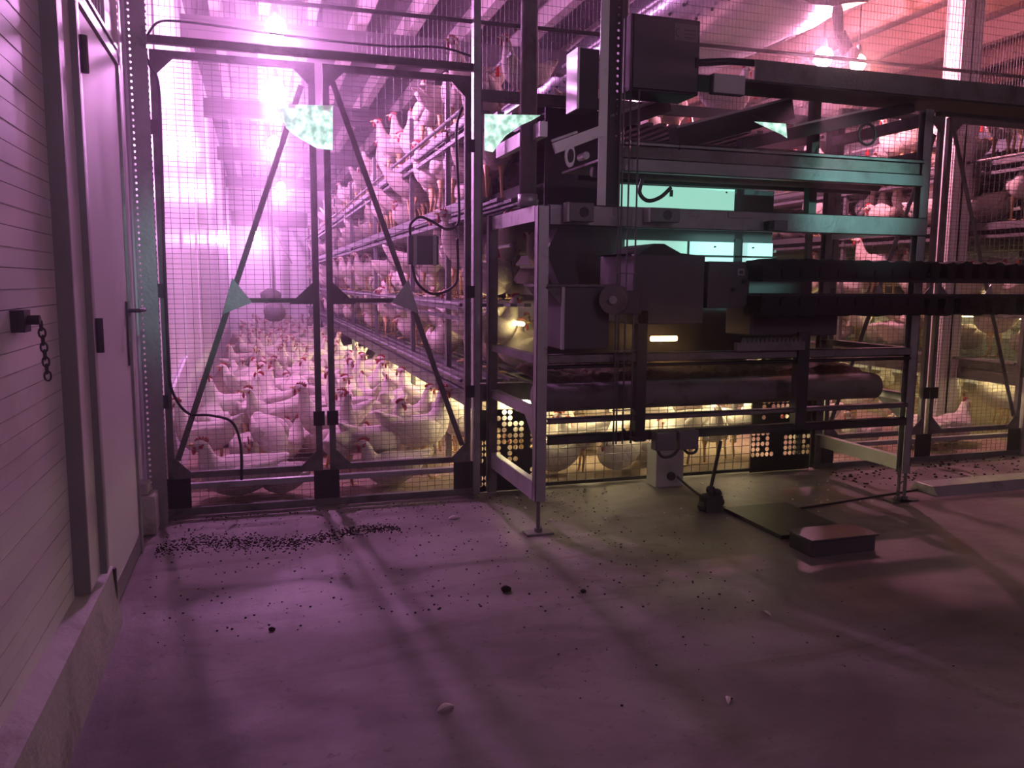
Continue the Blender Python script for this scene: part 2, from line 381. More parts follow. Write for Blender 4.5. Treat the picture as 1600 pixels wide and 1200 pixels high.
def head_frame(sp):
    a = V((sp[-3][0], 0, sp[-3][1])); b = V((sp[-1][0], 0, sp[-1][1])); d = (b - a).normalized(); u = V((-d.z, 0, d.x))
    if sp[-1][1] > .1 and u.z < 0: u = -u
    return a, b, d, u
def hen_parts(pose):
    P_ = POSE[pose]; sp = P_['sp']; a, b, d, u = head_frame(sp); out = {}
    body = MB(); loft(body, sp, 12); out['body'] = body
    cm = MB(); base = a + u * .014
    pr = [base - d * .022]
    for i in range(5):
        x = -.02 + i * .012; pr += [base + d * x + u * (.014 + .012 * math.sin(math.pi * (i + .6) / 5)), base + d * (x + .006) + u * .012]
    pr += [base + d * .036]
    cm.prism([p + V((0, -.004, 0)) for p in pr], (0, .008, 0)); out['comb'] = cm
    wt = MB(); wt.ball(b - d * .008 - u * .026, .013, 6, 5, (.7, .8, 1.5)); wt.ball(a - u * .006 + V((0, .019, 0)) + d * .01, .011, 6, 4, (1, .5, 1)); wt.ball(a - u * .006 - V((0, .019, 0)) + d * .01, .011, 6, 4, (1, .5, 1)); out['wattle'] = wt
    bk = MB(); bk.tube([b - d * .004, b + d * .012 - u * .001, b + d * .026 - u * .006], [.009, .006, .001], 6); out['beak'] = bk
    out['eye'] = [MB().ball(a + d * .006 + u * .004 + V((0, s_ * .0215, 0)), .0045, 6, 4) for s_ in (-1, 1)]
    out['wing'] = []
    zc = sp[4][1]; lean = .02 if P_['legs'] else -.004
    for s_ in (-1, 1):
        wg = MB(); n = 10
        ws = [(-.20, zc + .075), (-.15, zc + .05), (-.09, zc + .028), (-.03, zc + .014), (.03, zc + .01), (.07, zc + .018)]
        rh = [.006, .03, .05, .058, .048, .010]; rw = [.004, .014, .02, .022, .018, .006]; ww = [.038, .054, .07, .078, .078, .066]
        vs = []
        for i in range(6):
            for j in range(n):
                t = 2 * math.pi * j / n; vs.append(V((ws[i][0], s_ * (ww[i] + (0.014 if pose in ('sit', 'tuck') else 0)) + rw[i] * math.cos(t), ws[i][1] + rh[i] * math.sin(t))))
        wg.add(vs, [(i * n + j, i * n + (j + 1) % n, (i + 1) * n + (j + 1) % n, (i + 1) * n + j) for i in range(5) for j in range(n)] + [tuple(reversed(range(n))), tuple(range(5 * n, 6 * n))])
        out['wing'].append(wg)
    out['leg'] = []
    if P_['legs']:
        for s_ in (-1, 1):
            lg = MB(); y = s_ * .042; lg.tube([(-.012, y, .18), (-.022, y, .12), (-.006, y, .012)], [.022, .010, .007], 7)
            for an in (-.45, 0, .45): lg.tube([(-.006, y, .010), (.05 * math.cos(an), y + .05 * math.sin(an), .006)], [.006, .004], 5)
            lg.tube([(-.006, y, .010), (-.036, y, .006)], [.006, .003], 5); out['leg'].append(lg)
    return out
HEN = {}
def mesh_of(mb, m, smooth=True, sub=0):
    o_ = mb.build('hen', m, None, smooth=smooth); me = o_.data; off = o_.location.copy(); me.transform(Matrix.Translation(off)); bpy.data.objects.remove(o_); return me
LOW = {}
for ps in POSE:
    pp = hen_parts(ps); H = {}
    H['body'] = mesh_of(pp['body'], 'feather')
    for q, mt in (('comb', 'comb'), ('wattle', 'comb'), ('beak', 'beak')): H[q] = mesh_of(pp[q], mt, q != 'comb')
    H['wing'] = [mesh_of(x, 'feather') for x in pp['wing']]; H['leg'] = [mesh_of(x, 'leg') for x in pp['leg']]; H['eye'] = [mesh_of(x, 'eye') for x in pp['eye']]
    HEN[ps] = H
    # simple one-mesh hen for the far birds
    lo = MB(); loft(lo, POSE[ps]['sp'], 8)
    for x in pp['wing']: lo.add(x.v, x.f)
    lo.cur = 1; lo.add(pp['comb'].v, pp['comb'].f); lo.add(pp['wattle'].v, pp['wattle'].f)
    lo.cur = 2; lo.add(pp['beak'].v, pp['beak'].f)
    for x in pp['leg']: lo.add(x.v, x.f)
    LOW[ps] = (lo, mesh_of(lo, ['feather', 'comb', 'leg']))
PROTO = {}
def hen(pose, x, y, z, deg, label, group=None, sc=1., parts=True):
    if not parts:
        r_ = bpy.data.objects.new('hen', LOW[pose][1]); COL.objects.link(r_)
    else:
        H = HEN[pose]
        if pose not in PROTO:
            r_ = bpy.data.objects.new('hen', H['body']); COL.objects.link(r_)
            md = r_.modifiers.new('smooth', 'SUBSURF'); md.levels = 1; md.render_levels = 1
            for q in ('comb', 'wattle', 'beak'):
                c = bpy.data.objects.new(q, H[q]); COL.objects.link(c); c.parent = r_
            for q in ('wing', 'leg', 'eye'):
                for mm_ in H[q]:
                    c = bpy.data.objects.new(q, mm_); COL.objects.link(c); c.parent = r_
            PROTO[pose] = r_
        else:
            src = PROTO[pose]; r_ = src.copy(); COL.objects.link(r_)
            for ch in src.children:
                c = ch.copy(); COL.objects.link(c); c.parent = r_
    sc *= 1.14; r_.location = (x, y, z); r_.rotation_euler = (R(random.uniform(-3, 3)), R(random.uniform(-5, 5)), R(deg)); r_.scale = (sc, sc * random.uniform(.95, 1.08), sc)
    tag(r_, label, 'hen', group); return r_
PLACED = []
def near(x, y, z, d=.25):
    return any(abs(z - c) < .3 and (x - a) ** 2 + (y - b) ** 2 < d * d for a, b, c in PLACED)
KEY = [
 ('sit', -.14, 4.84, 0, 195, 'big white hen crouched behind the bottom rail of left gate, nearest to its left corner', 1.15),
 ('tuck', .11, 4.84, 0, 150, 'small fluffy white hen resting alone behind the bottom rail, left of the latch posts', .85),
 ('alert', -.33, 5.35, 0, 150, 'white hen in the left corner behind the gate, dark red comb at the wall', 1.),
 ('tall', -.30, 5.75, 0, 100, 'white hen standing back turned beside the wall where the black cable bends', 1.05),
 ('tall', -.05, 6.25, 0, 75, 'upright white hen with raised red comb left of the sagging black cable', 1.),
 ('alert', .03, 7.2, 0, 60, 'white hen behind the upright one, head turned right, mid aisle', 1.),
 ('sit', .13, 5.75, 0, 30, 'white hen lying on the litter with bright red comb, right of the cable', 1.),
 ('sit', .36, 5.95, 0, 170, 'white hen lying flat just left of the latch posts', .95),
 ('tall', .50, 4.98, 0, 60, 'tall white hen with neck up, just right of the latch posts', 1.),
 ('alert', .72, 5.00, 0, 25, 'white hen standing with lowered red head, second right of the latch posts', .98),
 ('sit', .76, 4.86, .0, 190, 'white hen sitting low behind the right leaf bottom rail, head to the left', 1.),
 ('alert', 1.02, 5.05, 0, 20, 'white hen with vivid red comb facing right at the lower right corner of gate', 1.1),
 ('alert', 1.02, 5.72, 0, 10, 'white hen with red comb right behind the corner hen, in the gate right leaf', 1.),
 ('tall', 1.30, 5.35, 0, 200, 'white hen at the far right end of gate, partly behind its right stile', 1.),
 ('sit', .78, 5.38, 0, 120, 'hen sitting on brown litter in the middle of the right leaf', .95),
 ('alert', .55, 7.9, 0, 140, 'white hen in the middle distance directly behind the latch posts', 1.),
 ('alert', .92, 7.4, 0, 0, 'white hen standing broadside in yellow light near the lowest deck', 1.05),
 ('peck', 1.1, 6.6, 0, 200, 'white hen pecking at the floor in yellow light under the lowest deck edge', 1.),
 ('tuck', 1.84, 4.90, 0, 200, 'white hen sitting behind the wire at the left of the low yellow opening', 1.),
 ('alert', 2.02, 4.90, 0, 175, 'white hen standing on yellow legs behind low wire, body in shade', .82),
 ('tuck', 2.26, 4.84, 0, 215, 'round white hen sitting behind the low wire left of the white box', 1.),
 ('alert', 1.72, 5.25, 0, 180, 'hen with bright red comb peeping above the lower bar, beside the front post', 1.),
 ('sit', 2.55, 5.05, 0, 30, 'white hen sitting behind the white box under the twin junction boxes', 1.),
 ('peck', 2.80, 4.95, 0, 200, 'white hen bending down behind the low wire right of the white box', 1.),
 ('alert', 3.02, 4.92, 0, 250, 'white hen with low red head behind the actuator rod', .9),
 ('alert', 3.24, 5.02, 0, 290, 'white hen with red comb in the low opening beside the right perforated panel', .95),
 ('sit', 2.35, 5.5, 0, 160, 'brightly lit hen with red face in the upper slot above the junction boxes', 1.15),
 ('sit', 5.25, 5.02, 0, 10, 'large white hen sitting at the right end behind the right gate', 1.1),
 ('tuck', 4.86, 4.98, 0, 120, 'white hen sitting just right of the right latch posts', 1.05),
 ('sit', 4.35, 5.02, 0, 200, 'white hen lying low left of the right latch posts', 1.),
 ('tall', 4.86, 5.7, 0, 150, 'tall white hen with red comb behind the right latch posts', 1.05),
 ('sit', 4.0, 5.15, 0, 160, 'hen lying low behind the right side of the machine frame', 1.),
 ('sit', 4.45, 5.7, 0, 170, 'hen in the second row behind the machine frame in the right aisle', 1.1),
 # on the decks of the left rack
 ('alert', 1.46, 5.75, .68, 150, 'white hen standing on the lowest deck edge by the gate right stile, head up', 1.),
 ('alert', 1.42, 7.2, .68, 60, 'white hen standing tail out on the lowest deck, left of the sloping brace', .95),
 ('sit', 1.60, 5.35, .68, 330, 'white hen lying on the lowest deck against the wire end', 1.),
 ('tall', 1.42, 6.0, 1.14, 160, 'white hen with outstretched neck on the second deck under the grey control box', 1.05),
 ('alert', 1.42, 5.45, 1.14, 190, 'white hen on the second deck right of the grey control box, neck up', 1.15),
 ('alert', 1.44, 7.0, 1.14, 90, 'white hen back turned on the second deck, left of the grey control box', 1.),
 ('tall', 1.36, 5.95, 1.77, 100, 'tall hen on the third deck rail below the top pair', 1.05),
 ('tall', 1.36, 6.5, 1.77, 150, 'hen on the third deck leaning outward beyond the tall one', 1.05),
 ('alert', 1.50, 5.5, 1.77, 200, 'hen on the third deck closest to the gate right stile', 1.),
 ('tall', 1.36, 6.6, 2.27, 90, 'left one of two hens seen from behind on the top rail by gate corner', 1.05),
 ('tall', 1.40, 6.05, 2.27, 20, 'right one of two hens seen from behind on the top rail by gate corner', 1.05),
 ('alert', 1.62, 4.98, 2.27, 200, 'hen on the top deck between the gate stile and the round pipe', .9),
 ('tuck', 2.05, 5.1, 2.27, 30, 'hen crouched on the top deck right of the round pipe', .9),
 # on the right rack
 ('alert', 5.78, 5.05, 1.77, 230, 'hen facing out from the third deck of the right rack, right of column', .95),
 ('tuck', 5.85, 5.2, 1.14, 200, 'hen crouched on the second deck of the right rack, right of the column', 1.2),
 ('alert', 5.70, 6.5, 1.14, 170, 'hen on the second deck behind the pale beam end, tail raised', 1.1),
 ('sit', 5.72, 6.9, 2.27, 170, 'hen lying on the top deck behind the ring hook', 1.1),
 ('alert', 5.72, 6.1, 2.27, 180, 'hen standing on the top deck just left of the machine right post', 1.1),
 ('alert', 5.75, 5.1, 2.27, 160, 'hen on the top deck of right rack near the picture edge', 1.),
 ('sit', 5.75, 6.2, .68, 20, 'hen lying on the lowest deck of the right rack behind the machine post', 1.15),
 ('alert', 5.74, 5.15, .68, 90, 'hen on the lowest deck of the right rack, right of the column', 1.),
]
for ps, x, y, z, a, lb, sc in KEY:
    hen(ps, x, y, z, a, lb, None, sc); PLACED.append((x, y, z))
cand = []
def scatter(n, x0, x1, y0, y1, z, d, zone, poses):
    tries = 0; c = 0
    while c < n and tries < n * 30:
        tries += 1; x = random.uniform(x0, x1); y = y0 + (y1 - y0) * random.random(); dd = d * (1 + .0 * y)
        if near(x, y, z, dd): continue
        PLACED.append((x, y, z)); c += 1
        cand.append((math.hypot(x, y), x, y, z, zone, random.choice(poses)))
FP = ['alert', 'alert', 'tall', 'sit', 'tuck', 'peck', 'sit']
scatter(60, -.25, 1.35, 5.3, 8.5, 0, .25, 'aisle', FP)
scatter(170, -.25, 1.3, 8.5, 20.5, 0, .25, 'aisle', FP)
scatter(34, 1.45, 3.5, 5.3, 8.5, 0, .28, 'under', ['sit', 'alert', 'tuck', 'peck'])
scatter(40, 3.75, 6.6, 5.3, 9.5, 0, .28, 'right', FP)
DP = ['alert', 'tall', 'sit', 'tuck', 'alert']
for z, zn in ((.68, 'deck1'), (1.14, 'deck2'), (1.77, 'deck3'), (2.27, 'deck4')):
    scatter(72, 1.34, 1.66, 5.0, 20, z, .19, zn, DP)
    scatter(16, 1.8, 3.3, 4.95, 8, z, .3, zn, ['sit', 'tuck', 'alert'] if z != .68 else ['sit', 'tuck'])
    scatter(17, 5.70, 5.98, 4.95, 8.6, z, .22, 'r' + zn, ['alert', 'sit', 'tuck', 'alert'])
    scatter(7, 6.1, 6.6, 5.0, 8, z, .3, 'r' + zn, ['sit', 'tuck', 'alert'])
ZL = {'aisle': ('white hen in the packed flock farther back on the floor of the left aisle', 'flock on the floor of the left aisle'),
      'under': ('white hen on the yellow lit floor under the left rack, behind the front row', 'hens on the floor under the left rack'),
      'right': ('white hen in the rows farther back on the floor of the right aisle', 'flock on the floor of the right aisle'),
      'deck1': ('white hen in the crowd along the lowest deck of the left rack', 'hens on the lowest deck of left rack'),
      'deck2': ('white hen in the crowd along the second deck of the left rack', 'hens on the second deck of left rack'),
      'deck3': ('white hen in the crowd along the third deck of the left rack', 'hens on the third deck of left rack'),
      'deck4': ('white hen in the crowd along the top deck of the left rack', 'hens on the top deck of left rack'),
      'rdeck1': ('white hen in the row along the lowest deck of the right rack', 'hens on the lowest deck of right rack'),
      'rdeck2': ('white hen in the row along the second deck of the right rack', 'hens on the second deck of right rack'),
      'rdeck3': ('white hen in the row along the third deck of the right rack', 'hens on the third deck of right rack'),
      'rdeck4': ('white hen in the row along the top deck of the right rack', 'hens on the top deck of right rack')}
cand.sort(); NIND = 300 - len(KEY); REST = {}; CNT = {}
ORD = ['nearest', 'second nearest', 'third nearest', 'fourth nearest', 'fifth nearest', 'sixth nearest', 'seventh nearest', 'eighth nearest', 'ninth nearest', 'tenth nearest', 'eleventh nearest', 'twelfth nearest']
PW = {'alert': 'standing', 'tall': 'upright', 'sit': 'sitting', 'tuck': 'huddled', 'peck': 'pecking'}
ZW = {'aisle': 'left aisle floor', 'under': 'floor under the left rack', 'right': 'right aisle floor', 'deck1': 'lowest deck of the left rack', 'deck2': 'second deck of the left rack', 'deck3': 'third deck of the left rack', 'deck4': 'top deck of the left rack',
      'rdeck1': 'lowest deck of the right rack', 'rdeck2': 'second deck of the right rack', 'rdeck3': 'third deck of the right rack', 'rdeck4': 'top deck of the right rack'}
for i, (dist, x, y, z, zn, ps) in enumerate(cand):
    a = random.uniform(0, 360)
    if zn.startswith('deck') and x < 1.65: a = random.choice([160, 200, 90, 60, 270, 20, 180]) + random.uniform(-20, 20)
    s_ = random.uniform(.95, 1.1)
    if i < NIND:
        if zn == 'aisle': side = 'by the wall' if x < .1 else 'mid aisle' if x < .75 else 'by the rack'
        elif zn == 'right': side = 'on its left side' if x < 4.8 else 'by the right rack'
        elif zn == 'under': side = 'left half' if x < 2.4 else 'right half'
        elif zn.startswith('r'): side = 'at its edge' if x < 6 else 'deep inside'
        else: side = 'at its edge' if x < 1.7 else 'deep inside'
        ky = (zn, side, ps); n_ = CNT.get(ky, 0); CNT[ky] = n_ + 1
        if n_ < len(ORD): lb = '%s background %s hen on the %s, %s' % (ORD[n_], PW[ps], ZW[zn], side)
        else: lb = ZL[zn][0]
        hen(ps, x, y, z, a, lb, ZL[zn][1], s_, parts=dist < 8.5)
    else:
        zk = 'aisle' if zn in ('aisle', 'under') else 'right' if zn in ('right',) or zn.startswith('r') else 'left'
        rest = REST.setdefault(zk, MB())
        lo = LOW[ps][0]; ca, sa = math.cos(R(a)), math.sin(R(a)); kk = len(rest.v)
        rest.v += [(x + s_ * (p[0] * ca - p[1] * sa), y + s_ * (p[0] * sa + p[1] * ca), z + s_ * p[2]) for p in lo.v]
        rest.f += [[q + kk for q in f_] for f_ in lo.f]; rest.mi += lo.mi
for zk, rest in REST.items():
    tag(rest.build('distant_flock', ['feather', 'comb', 'leg'], smooth=True), {'aisle': 'tiny farthest white hens packed on the floor of the left aisle', 'left': 'tiny farthest white hens along the decks of the left rack', 'right': 'farthest white hens of the right aisle and rack'}[zk], 'hens', kind='stuff')
# litter on the aisle floors behind the gates
def litter(x0, x1, y0, y1, nx, ny, lab):
    m = MB(); vs = [(x0 + (x1 - x0) * i / nx, y0 + (y1 - y0) * j / ny, .004 + random.random() * .014 * (0 if i in (0, nx) or j in (0, ny) else 1)) for i in range(nx + 1) for j in range(ny + 1)]
    m.add(vs, [(i * (ny + 1) + j, (i + 1) * (ny + 1) + j, (i + 1) * (ny + 1) + j + 1, i * (ny + 1) + j + 1) for i in range(nx) for j in range(ny)])
    tag(m.build('litter', 'litter', smooth=True), lab, 'litter', kind='stuff')
litter(-.54, 8.8, 4.66, 21.9, 160, 200, 'brown dusty litter under the hens behind the gates')

# ------------------------------------------------------------------ aviary racks
def rack(name_label, x0, x1, y1, near_face):
    t = thing('aviary_rack', (x0, 4.72, 0), name_label, 'rack')
    fx = x0 if near_face == 0 else x1
    levels = [.66, 1.12, 1.75, 2.25]
    for y in (4.74, 5.55, 6.9, 9.1, 11.4, 13.8, 17.0, y1 - .05):
        if y > y1: continue
        for x in (x0, x1): MB().box(x - .018, x + .018, y - .018, y + .018, 0, 2.6).build('upright', 'rack_steel', t)
    for i, z in enumerate(levels):
        m = MB()
        n_ = 26
        for k_ in range(n_): # slatted floor
            xx = x0 + .05 + (x1 - x0 - .1) * k_ / (n_ - 1); m.box(xx - .022, xx + .022, 4.76, y1, z - .012, z + .008)
        m.build('deck', 'rack_steel', t)
        if i in (0, 2, 3):
            m = MB(); m.box(x0 - .03, x1 + .03, 4.8, y1, z - .105, z - .095); m.build('manure_belt', 'dusty_steel', t)
        for x, s_ in ((x0, -1), (x1, 1)):
            m = MB()
            if i == 0:
                m.box(x + s_ * .02, x + s_ * .035, 4.76, y1, z - .07, z + .012); m.box(x + s_ * .035, x + s_ * .06, 4.76, y1, z - .012, z + .012); m.box(x + s_ * .01, x + s_ * .05, 4.76, y1, z - .17, z - .085)
            else:
                m.box(x + s_ * .02, x + s_ * .035, 4.76, y1, z - .045, z + .012); m.box(x + s_ * .01, x + s_ * .04, 4.76, y1, z - .11, z - .085)
            m.build('edge_beam', 'rack_steel', t)
            if i != 2: MB().tube([(x + s_ * .10, 4.78, z + .0), (x + s_ * .10, y1, z + .0)], .012, 8).build('perch_rail', 'rack_steel', t)
            if i:
                dp = MB().tube([(x - s_ * .22, 4.8, z + .36), (x - s_ * .22, y1, z + .36)], .011, 6).build('drinker_pipe', 'light_plastic', t)
                for q in range(10):
                    yy = 5.1 + q * .45
                    if yy < y1: MB().tube([(x - s_ * .22, yy, z + .35), (x - s_ * .22, yy, z + .31), (x - s_ * .22, yy, z + .295)], [.01, .018, .022], 6).build('drinker_cup', 'red_plastic', dp)
            m = MB(); xx = x - s_ * .42; m.box(xx - .05, xx + .05, 4.8, y1, z + .06, z + .07); m.box(xx - .055, xx - .05, 4.8, y1, z + .06, z + .13); m.box(xx + .05, xx + .055, 4.8, y1, z + .06, z + .13)
            if i: m.build('feed_trough', 'rack_steel', t)
    for z, xs_ in ((.50, (x0 + .35, (x0 + x1) / 2, x1 - .35)), (1.00, (x0 + .3, x1 - .3))):
        for x in xs_:
            m = MB(); yy = 4.80
            while yy < min(y1, 12): m.tube([(x, yy, z), (x, yy + 1.15, z)], .014, 6); yy += 1.3
            m.build('light_tube', 'tube_warm' if z < .9 and x0 < 3 else 'tube_dim', t)
    return t
rack('three metre wide left aviary rack of galvanised decks full of hens, between the two aisles', 1.28, 3.60, 20.5, 0)
rack('right aviary rack with lit decks of hens, at the right edge behind the column', 5.66, 8.0, 12.5, 0)
# low wire under the near edge of the deck lit from below (screen along the lowest deck)
# ------------------------------------------------------------------ wire mesh
def mesh_panel(m, x0, x1, z0, z1, y, dx, dz, r):
    k_ = int(round((x1 - x0) / dx))
    for i in range(k_ + 1):
        x = x0 + (x1 - x0) * i / k_; m.box(x - r, x + r, y - r, y + r, z0, z1)
    k_ = int(round((z1 - z0) / dz))
    for i in range(k_ + 1):
        z = z0 + (z1 - z0) * i / k_; m.box(x0, x1, y - 2.2 * r, y - .2 * r, z - r, z + r)
def gusset(m, c, a, b, y, t_=.006):
    m.prism([(c[0], y, c[1]), (a[0], y, a[1]), (b[0], y, b[1])], (0, t_, 0))
    for s_ in (.25, .5, .75):   # bolt heads along the slanted edge
        px = a[0] + (b[0] - a[0]) * s_; pz = a[1] + (b[1] - a[1]) * s_; px += (c[0] - px) * .14; pz += (c[1] - pz) * .14
        m.tube([(px, y - .005, pz), (px, y, pz)], .006, 6)
def leaf(x0, x1, label, hinge_left):
    Y0 = 4.58; z0, z1 = .20, 2.40; w_ = .034
    t = thing('mesh_gate_leaf', ((x0 + x1) / 2, Y0, z0), label, 'gate')
    for x in (x0 + w_ / 2, x1 - w_ / 2): MB().box(x - w_ / 2, x + w_ / 2, Y0, Y0 + .03, z0, z1).build('stile', 'dusty_steel', t)
    for z in (z0, z1 - w_): MB().box(x0 + w_, x1 - w_, Y0, Y0 + .03, z, z + w_).build('rail', 'dusty_steel', t)
    zb = 1.15
    a, b = ((x0 + .05, z0 + .10), (x1 - .07, z1 - .12)) if hinge_left else ((x1 - .05, z0 + .10), (x0 + .05, z1 - .08))
    MB().bar((a[0], Y0 + .012, a[1]), (b[0], Y0 + .012, b[1]), .008, .030, V((0, 1, 0)).cross(V((b[0] - a[0], 0, b[1] - a[1])).normalized())).build('brace', 'dusty_steel', t)
    f_ = (zb - a[1]) / (b[1] - a[1]); xm = a[0] + (b[0] - a[0]) * f_
    inner = x1 if hinge_left else x0; s_ = 1 if hinge_left else -1
    MB().bar((xm, Y0 + .012, zb), (inner, Y0 + .012, zb), .012, .026).build('mid_bar', 'dusty_steel', t)
    m = MB(); m.prism([(xm + s_ * .11, Y0 - .004, zb - .01), (xm + s_ * .012, Y0 - .004, zb + .12), (xm - s_ * .045, Y0 - .004, zb - .075)], (0, .005, 0)); m.build('gusset', 'steel', t)
    m = MB(); gusset(m, (inner - s_ * .02, zb - .02), (inner - s_ * .16, zb - .02), (inner - s_ * .02, zb + .11), Y0 - .005); m.build('gusset', 'dusty_steel', t)
    for cx, cz, sx, sz in ((x0 + .01, z1 - .01, 1, -1), (x1 - .01, z1 - .01, -1, -1), (x0 + .01, z0 + .01, 1, 1), (x1 - .01, z0 + .01, -1, 1)):
        m = MB(); gusset(m, (cx, cz), (cx + sx * .13, cz), (cx, cz + sz * .13), Y0 - .006); m.build('gusset', 'dusty_steel', t)
    m = MB(); mesh_panel(m, x0 + .02, x1 - .02, z0 + .02, z1 - .02, Y0 + .034, .045, .026, .0011); m.build('wire_mesh', 'wire', t)
    hx = x0 if hinge_left else x1
    for z in (2.02, 1.2, .62):
        m = MB(); m.box(hx - .025, hx + .02, Y0 - .012, Y0 + .006, z - .035, z + .035); m.build('hinge', 'dark_steel', t)
    ix = inner - s_ * .017
    m = MB(); m.box(ix - .03, ix + .03, Y0 - .022, Y0 - .001, .46, .54); m.build('latch', 'black', t)
    return t
leaf(-.47, .335, 'left leaf of the left mesh gate, beside the white wall, brace rising to the right', True)
leaf(.375, 1.19, 'right leaf of the left mesh gate, carrying the grey control box', False)
leaf(3.68, 4.53, 'left leaf of the right mesh gate, half hidden by the machine frame', True)
leaf(4.57, 5.42, 'right leaf of the right mesh gate at the edge of the picture', False)
# fixed frames round the gates
def gate_frame(x0, x1, xm, lab):
    t = thing('gate_frame', ((x0 + x1) / 2, 4.60, 0), lab, 'frame')
    MB().box(x0, x1, 4.60, 4.635, 2.435, 2.475).build('header', 'dusty_steel', t)
    MB().box(x0, x1, 4.60, 4.635, .135, .165).build('lower_rail', 'steel', t)
    MB().box(x0, x1, 4.59, 4.63, .0, .035).build('sill', 'dusty_steel', t)
    for a, b in ((x0, x0 + .14), (xm - .07, xm + .07), (x1 - .12, x1)):
        MB().box(a, b, 4.595, 4.60, .03, .20).build('foot_plate', 'dark_steel', t)
    m = MB(); mesh_panel(m, x0, x1, .03, .19, 4.64, .045, .026, .0011); m.build('wire_mesh', 'wire', t)
    MB().box(x1 - .005, x1 + .035, 4.575, 4.63, 0, ZC).build('side_post', 'steel', t)
    return t
gate_frame(-.50, 1.21, .355, 'fixed steel frame round the left double gate with dark foot plates')
gate_frame(3.64, 5.46, 4.55, 'fixed steel frame round the right double gate')
# perforated wall post by the door
t = thing('perforated_post', (-.52, 4.47, 0), 'tall perforated grey steel angle post between the white door and left gate', 'post')
m = MB(); m.holes((-.555, 4.44, 0), (1, 0, 0), (0, 0, 1), 3, 125, .03, .0065, lambda i, j: i == 0, .003); m.build('perforated_flange', 'steel', t)
m = MB(); m.holes((-.475, 4.44, 0), (0, 1, 0), (0, 0, 1), 4, 125, .03, .0065, lambda i, j: i in (0, 3), .003); m.build('perforated_flange', 'steel', t)
m = MB(); m.box(-.61, -.50, 4.24, 4.40, 0, .20); m.box(-.60, -.53, 4.26, 4.38, .20, .26)
tag(m.build('footing_block', 'plinth', bevel=.012), 'rough concrete footing block with debris at foot of the perforated post', 'block')
# upper screen over everything
t = thing('upper_wire_screen', (2.4, 4.62, 2.48), 'tall fine wire screen between the gate tops and the ceiling', 'screen')
m = MB(); mesh_panel(m, -.5, 1.25, 2.48, ZC - .01, 4.65, .026, .05, .0010); m.build('wire_mesh', 'wire', t)
m = MB(); mesh_panel(m, 1.25, 6.6, 2.30, ZC - .01, 4.65, .026, .05, .0010); m.build('wire_mesh', 'wire', t)
MB().tube([(-.5, 4.63, 2.70), (6.6, 4.63, 2.735)], .012, 8).build('tension_rod', 'dusty_steel', t)
MB().box(1.25, 3.7, 4.60, 4.64, 2.28, 2.34).build('lower_rail', 'dusty_steel', t)
# cables on the left gate
def cable(name, pts, r, label, cat='cable', m='rubber', n=10):
    return tag(MB().tube(bez(pts, n), r, 7).build(name, m, smooth=True), label, cat)
cable('cable', [(-.47, 4.56, 2.46), (-.42, 4.55, 2.52), (-.33, 4.55, 2.535), (-.1, 4.55, 2.53), (.25, 4.55, 2.515), (.7, 4.55, 2.51), (1.0, 4.55, 2.53), (1.18, 4.55, 2.50)], .006, 'thin dark cable running loosely along the top of the left gate')
cable('cable', [(-.50, 4.56, 2.40), (-.46, 4.56, 2.30), (-.43, 4.56, 2.22), (-.43, 4.56, 1.9), (-.44, 4.56, 1.3), (-.44, 4.56, .85), (-.43, 4.56, .68), (-.36, 4.56, .56), (-.24, 4.56, .54), (-.14, 4.56, .50), (-.10, 4.56, .38), (-.10, 4.56, .18)], .0075, 'black cable hanging down the left gate leaf and curling right at knee height')
# control box with cable loops on right leaf
t = thing('control_box', (.90, 4.55, 1.34), 'dark grey control box strapped to the mesh of the left gate', 'box')
MB().box(.815, .985, 4.50, 4.56, 1.35, 1.51).build('housing', 'grey_plastic', t, bevel=.006)
for x in (.85, .96): MB().box(x - .010, x + .010, 4.493, 4.50, 1.345, 1.515).build('mounting_strip', 'light_plastic', t)
cable('cable', [(.83, 4.53, 1.51), (.83, 4.52, 1.57), (.88, 4.52, 1.61), (.95, 4.52, 1.59), (1.03, 4.52, 1.55), (1.10, 4.53, 1.58), (1.11, 4.54, 1.7), (1.10, 4.55, 1.95), (1.10, 4.55, 2.12), (1.13, 4.55, 2.22)], .0075, 'black cable looping up from the control box along the right stile')
cable('cable', [(.84, 4.53, 1.35), (.86, 4.52, 1.26), (.92, 4.52, 1.20), (.99, 4.52, 1.19), (1.07, 4.52, 1.23), (1.10, 4.53, 1.30), (1.10, 4.54, 1.5)], .0075, 'black cable drooping in a loop below the control box')
# added sheets in place of viewing-pane reflections; they mirror the high windows
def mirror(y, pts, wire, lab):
    o_ = MB().prism([(x, y, z) for x, z in pts], (0, .003, 0)).build('added_reflector', 'added_reflector')
    MB().tube(wire, .002, 4).build('reflector_wire', 'wire', o_); return tag(o_, lab, 'sheet')  # wire made up to carry the added sheet
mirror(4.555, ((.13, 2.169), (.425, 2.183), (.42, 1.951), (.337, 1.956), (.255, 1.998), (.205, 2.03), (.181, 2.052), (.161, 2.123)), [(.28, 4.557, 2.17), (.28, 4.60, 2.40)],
       'added reflector by the latch posts of the left gate, pale green leaves mirrored in it')
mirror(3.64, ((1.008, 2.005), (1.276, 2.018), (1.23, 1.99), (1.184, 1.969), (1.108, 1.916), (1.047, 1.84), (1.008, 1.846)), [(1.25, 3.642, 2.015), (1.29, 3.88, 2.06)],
       'curved triangular added reflector left of the round pipe, mirroring pale foliage')
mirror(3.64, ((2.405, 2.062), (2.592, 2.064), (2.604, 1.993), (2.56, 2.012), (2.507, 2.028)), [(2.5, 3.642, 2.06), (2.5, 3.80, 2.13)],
       'smallest added reflector, a mint green sliver between the machine upper beams')

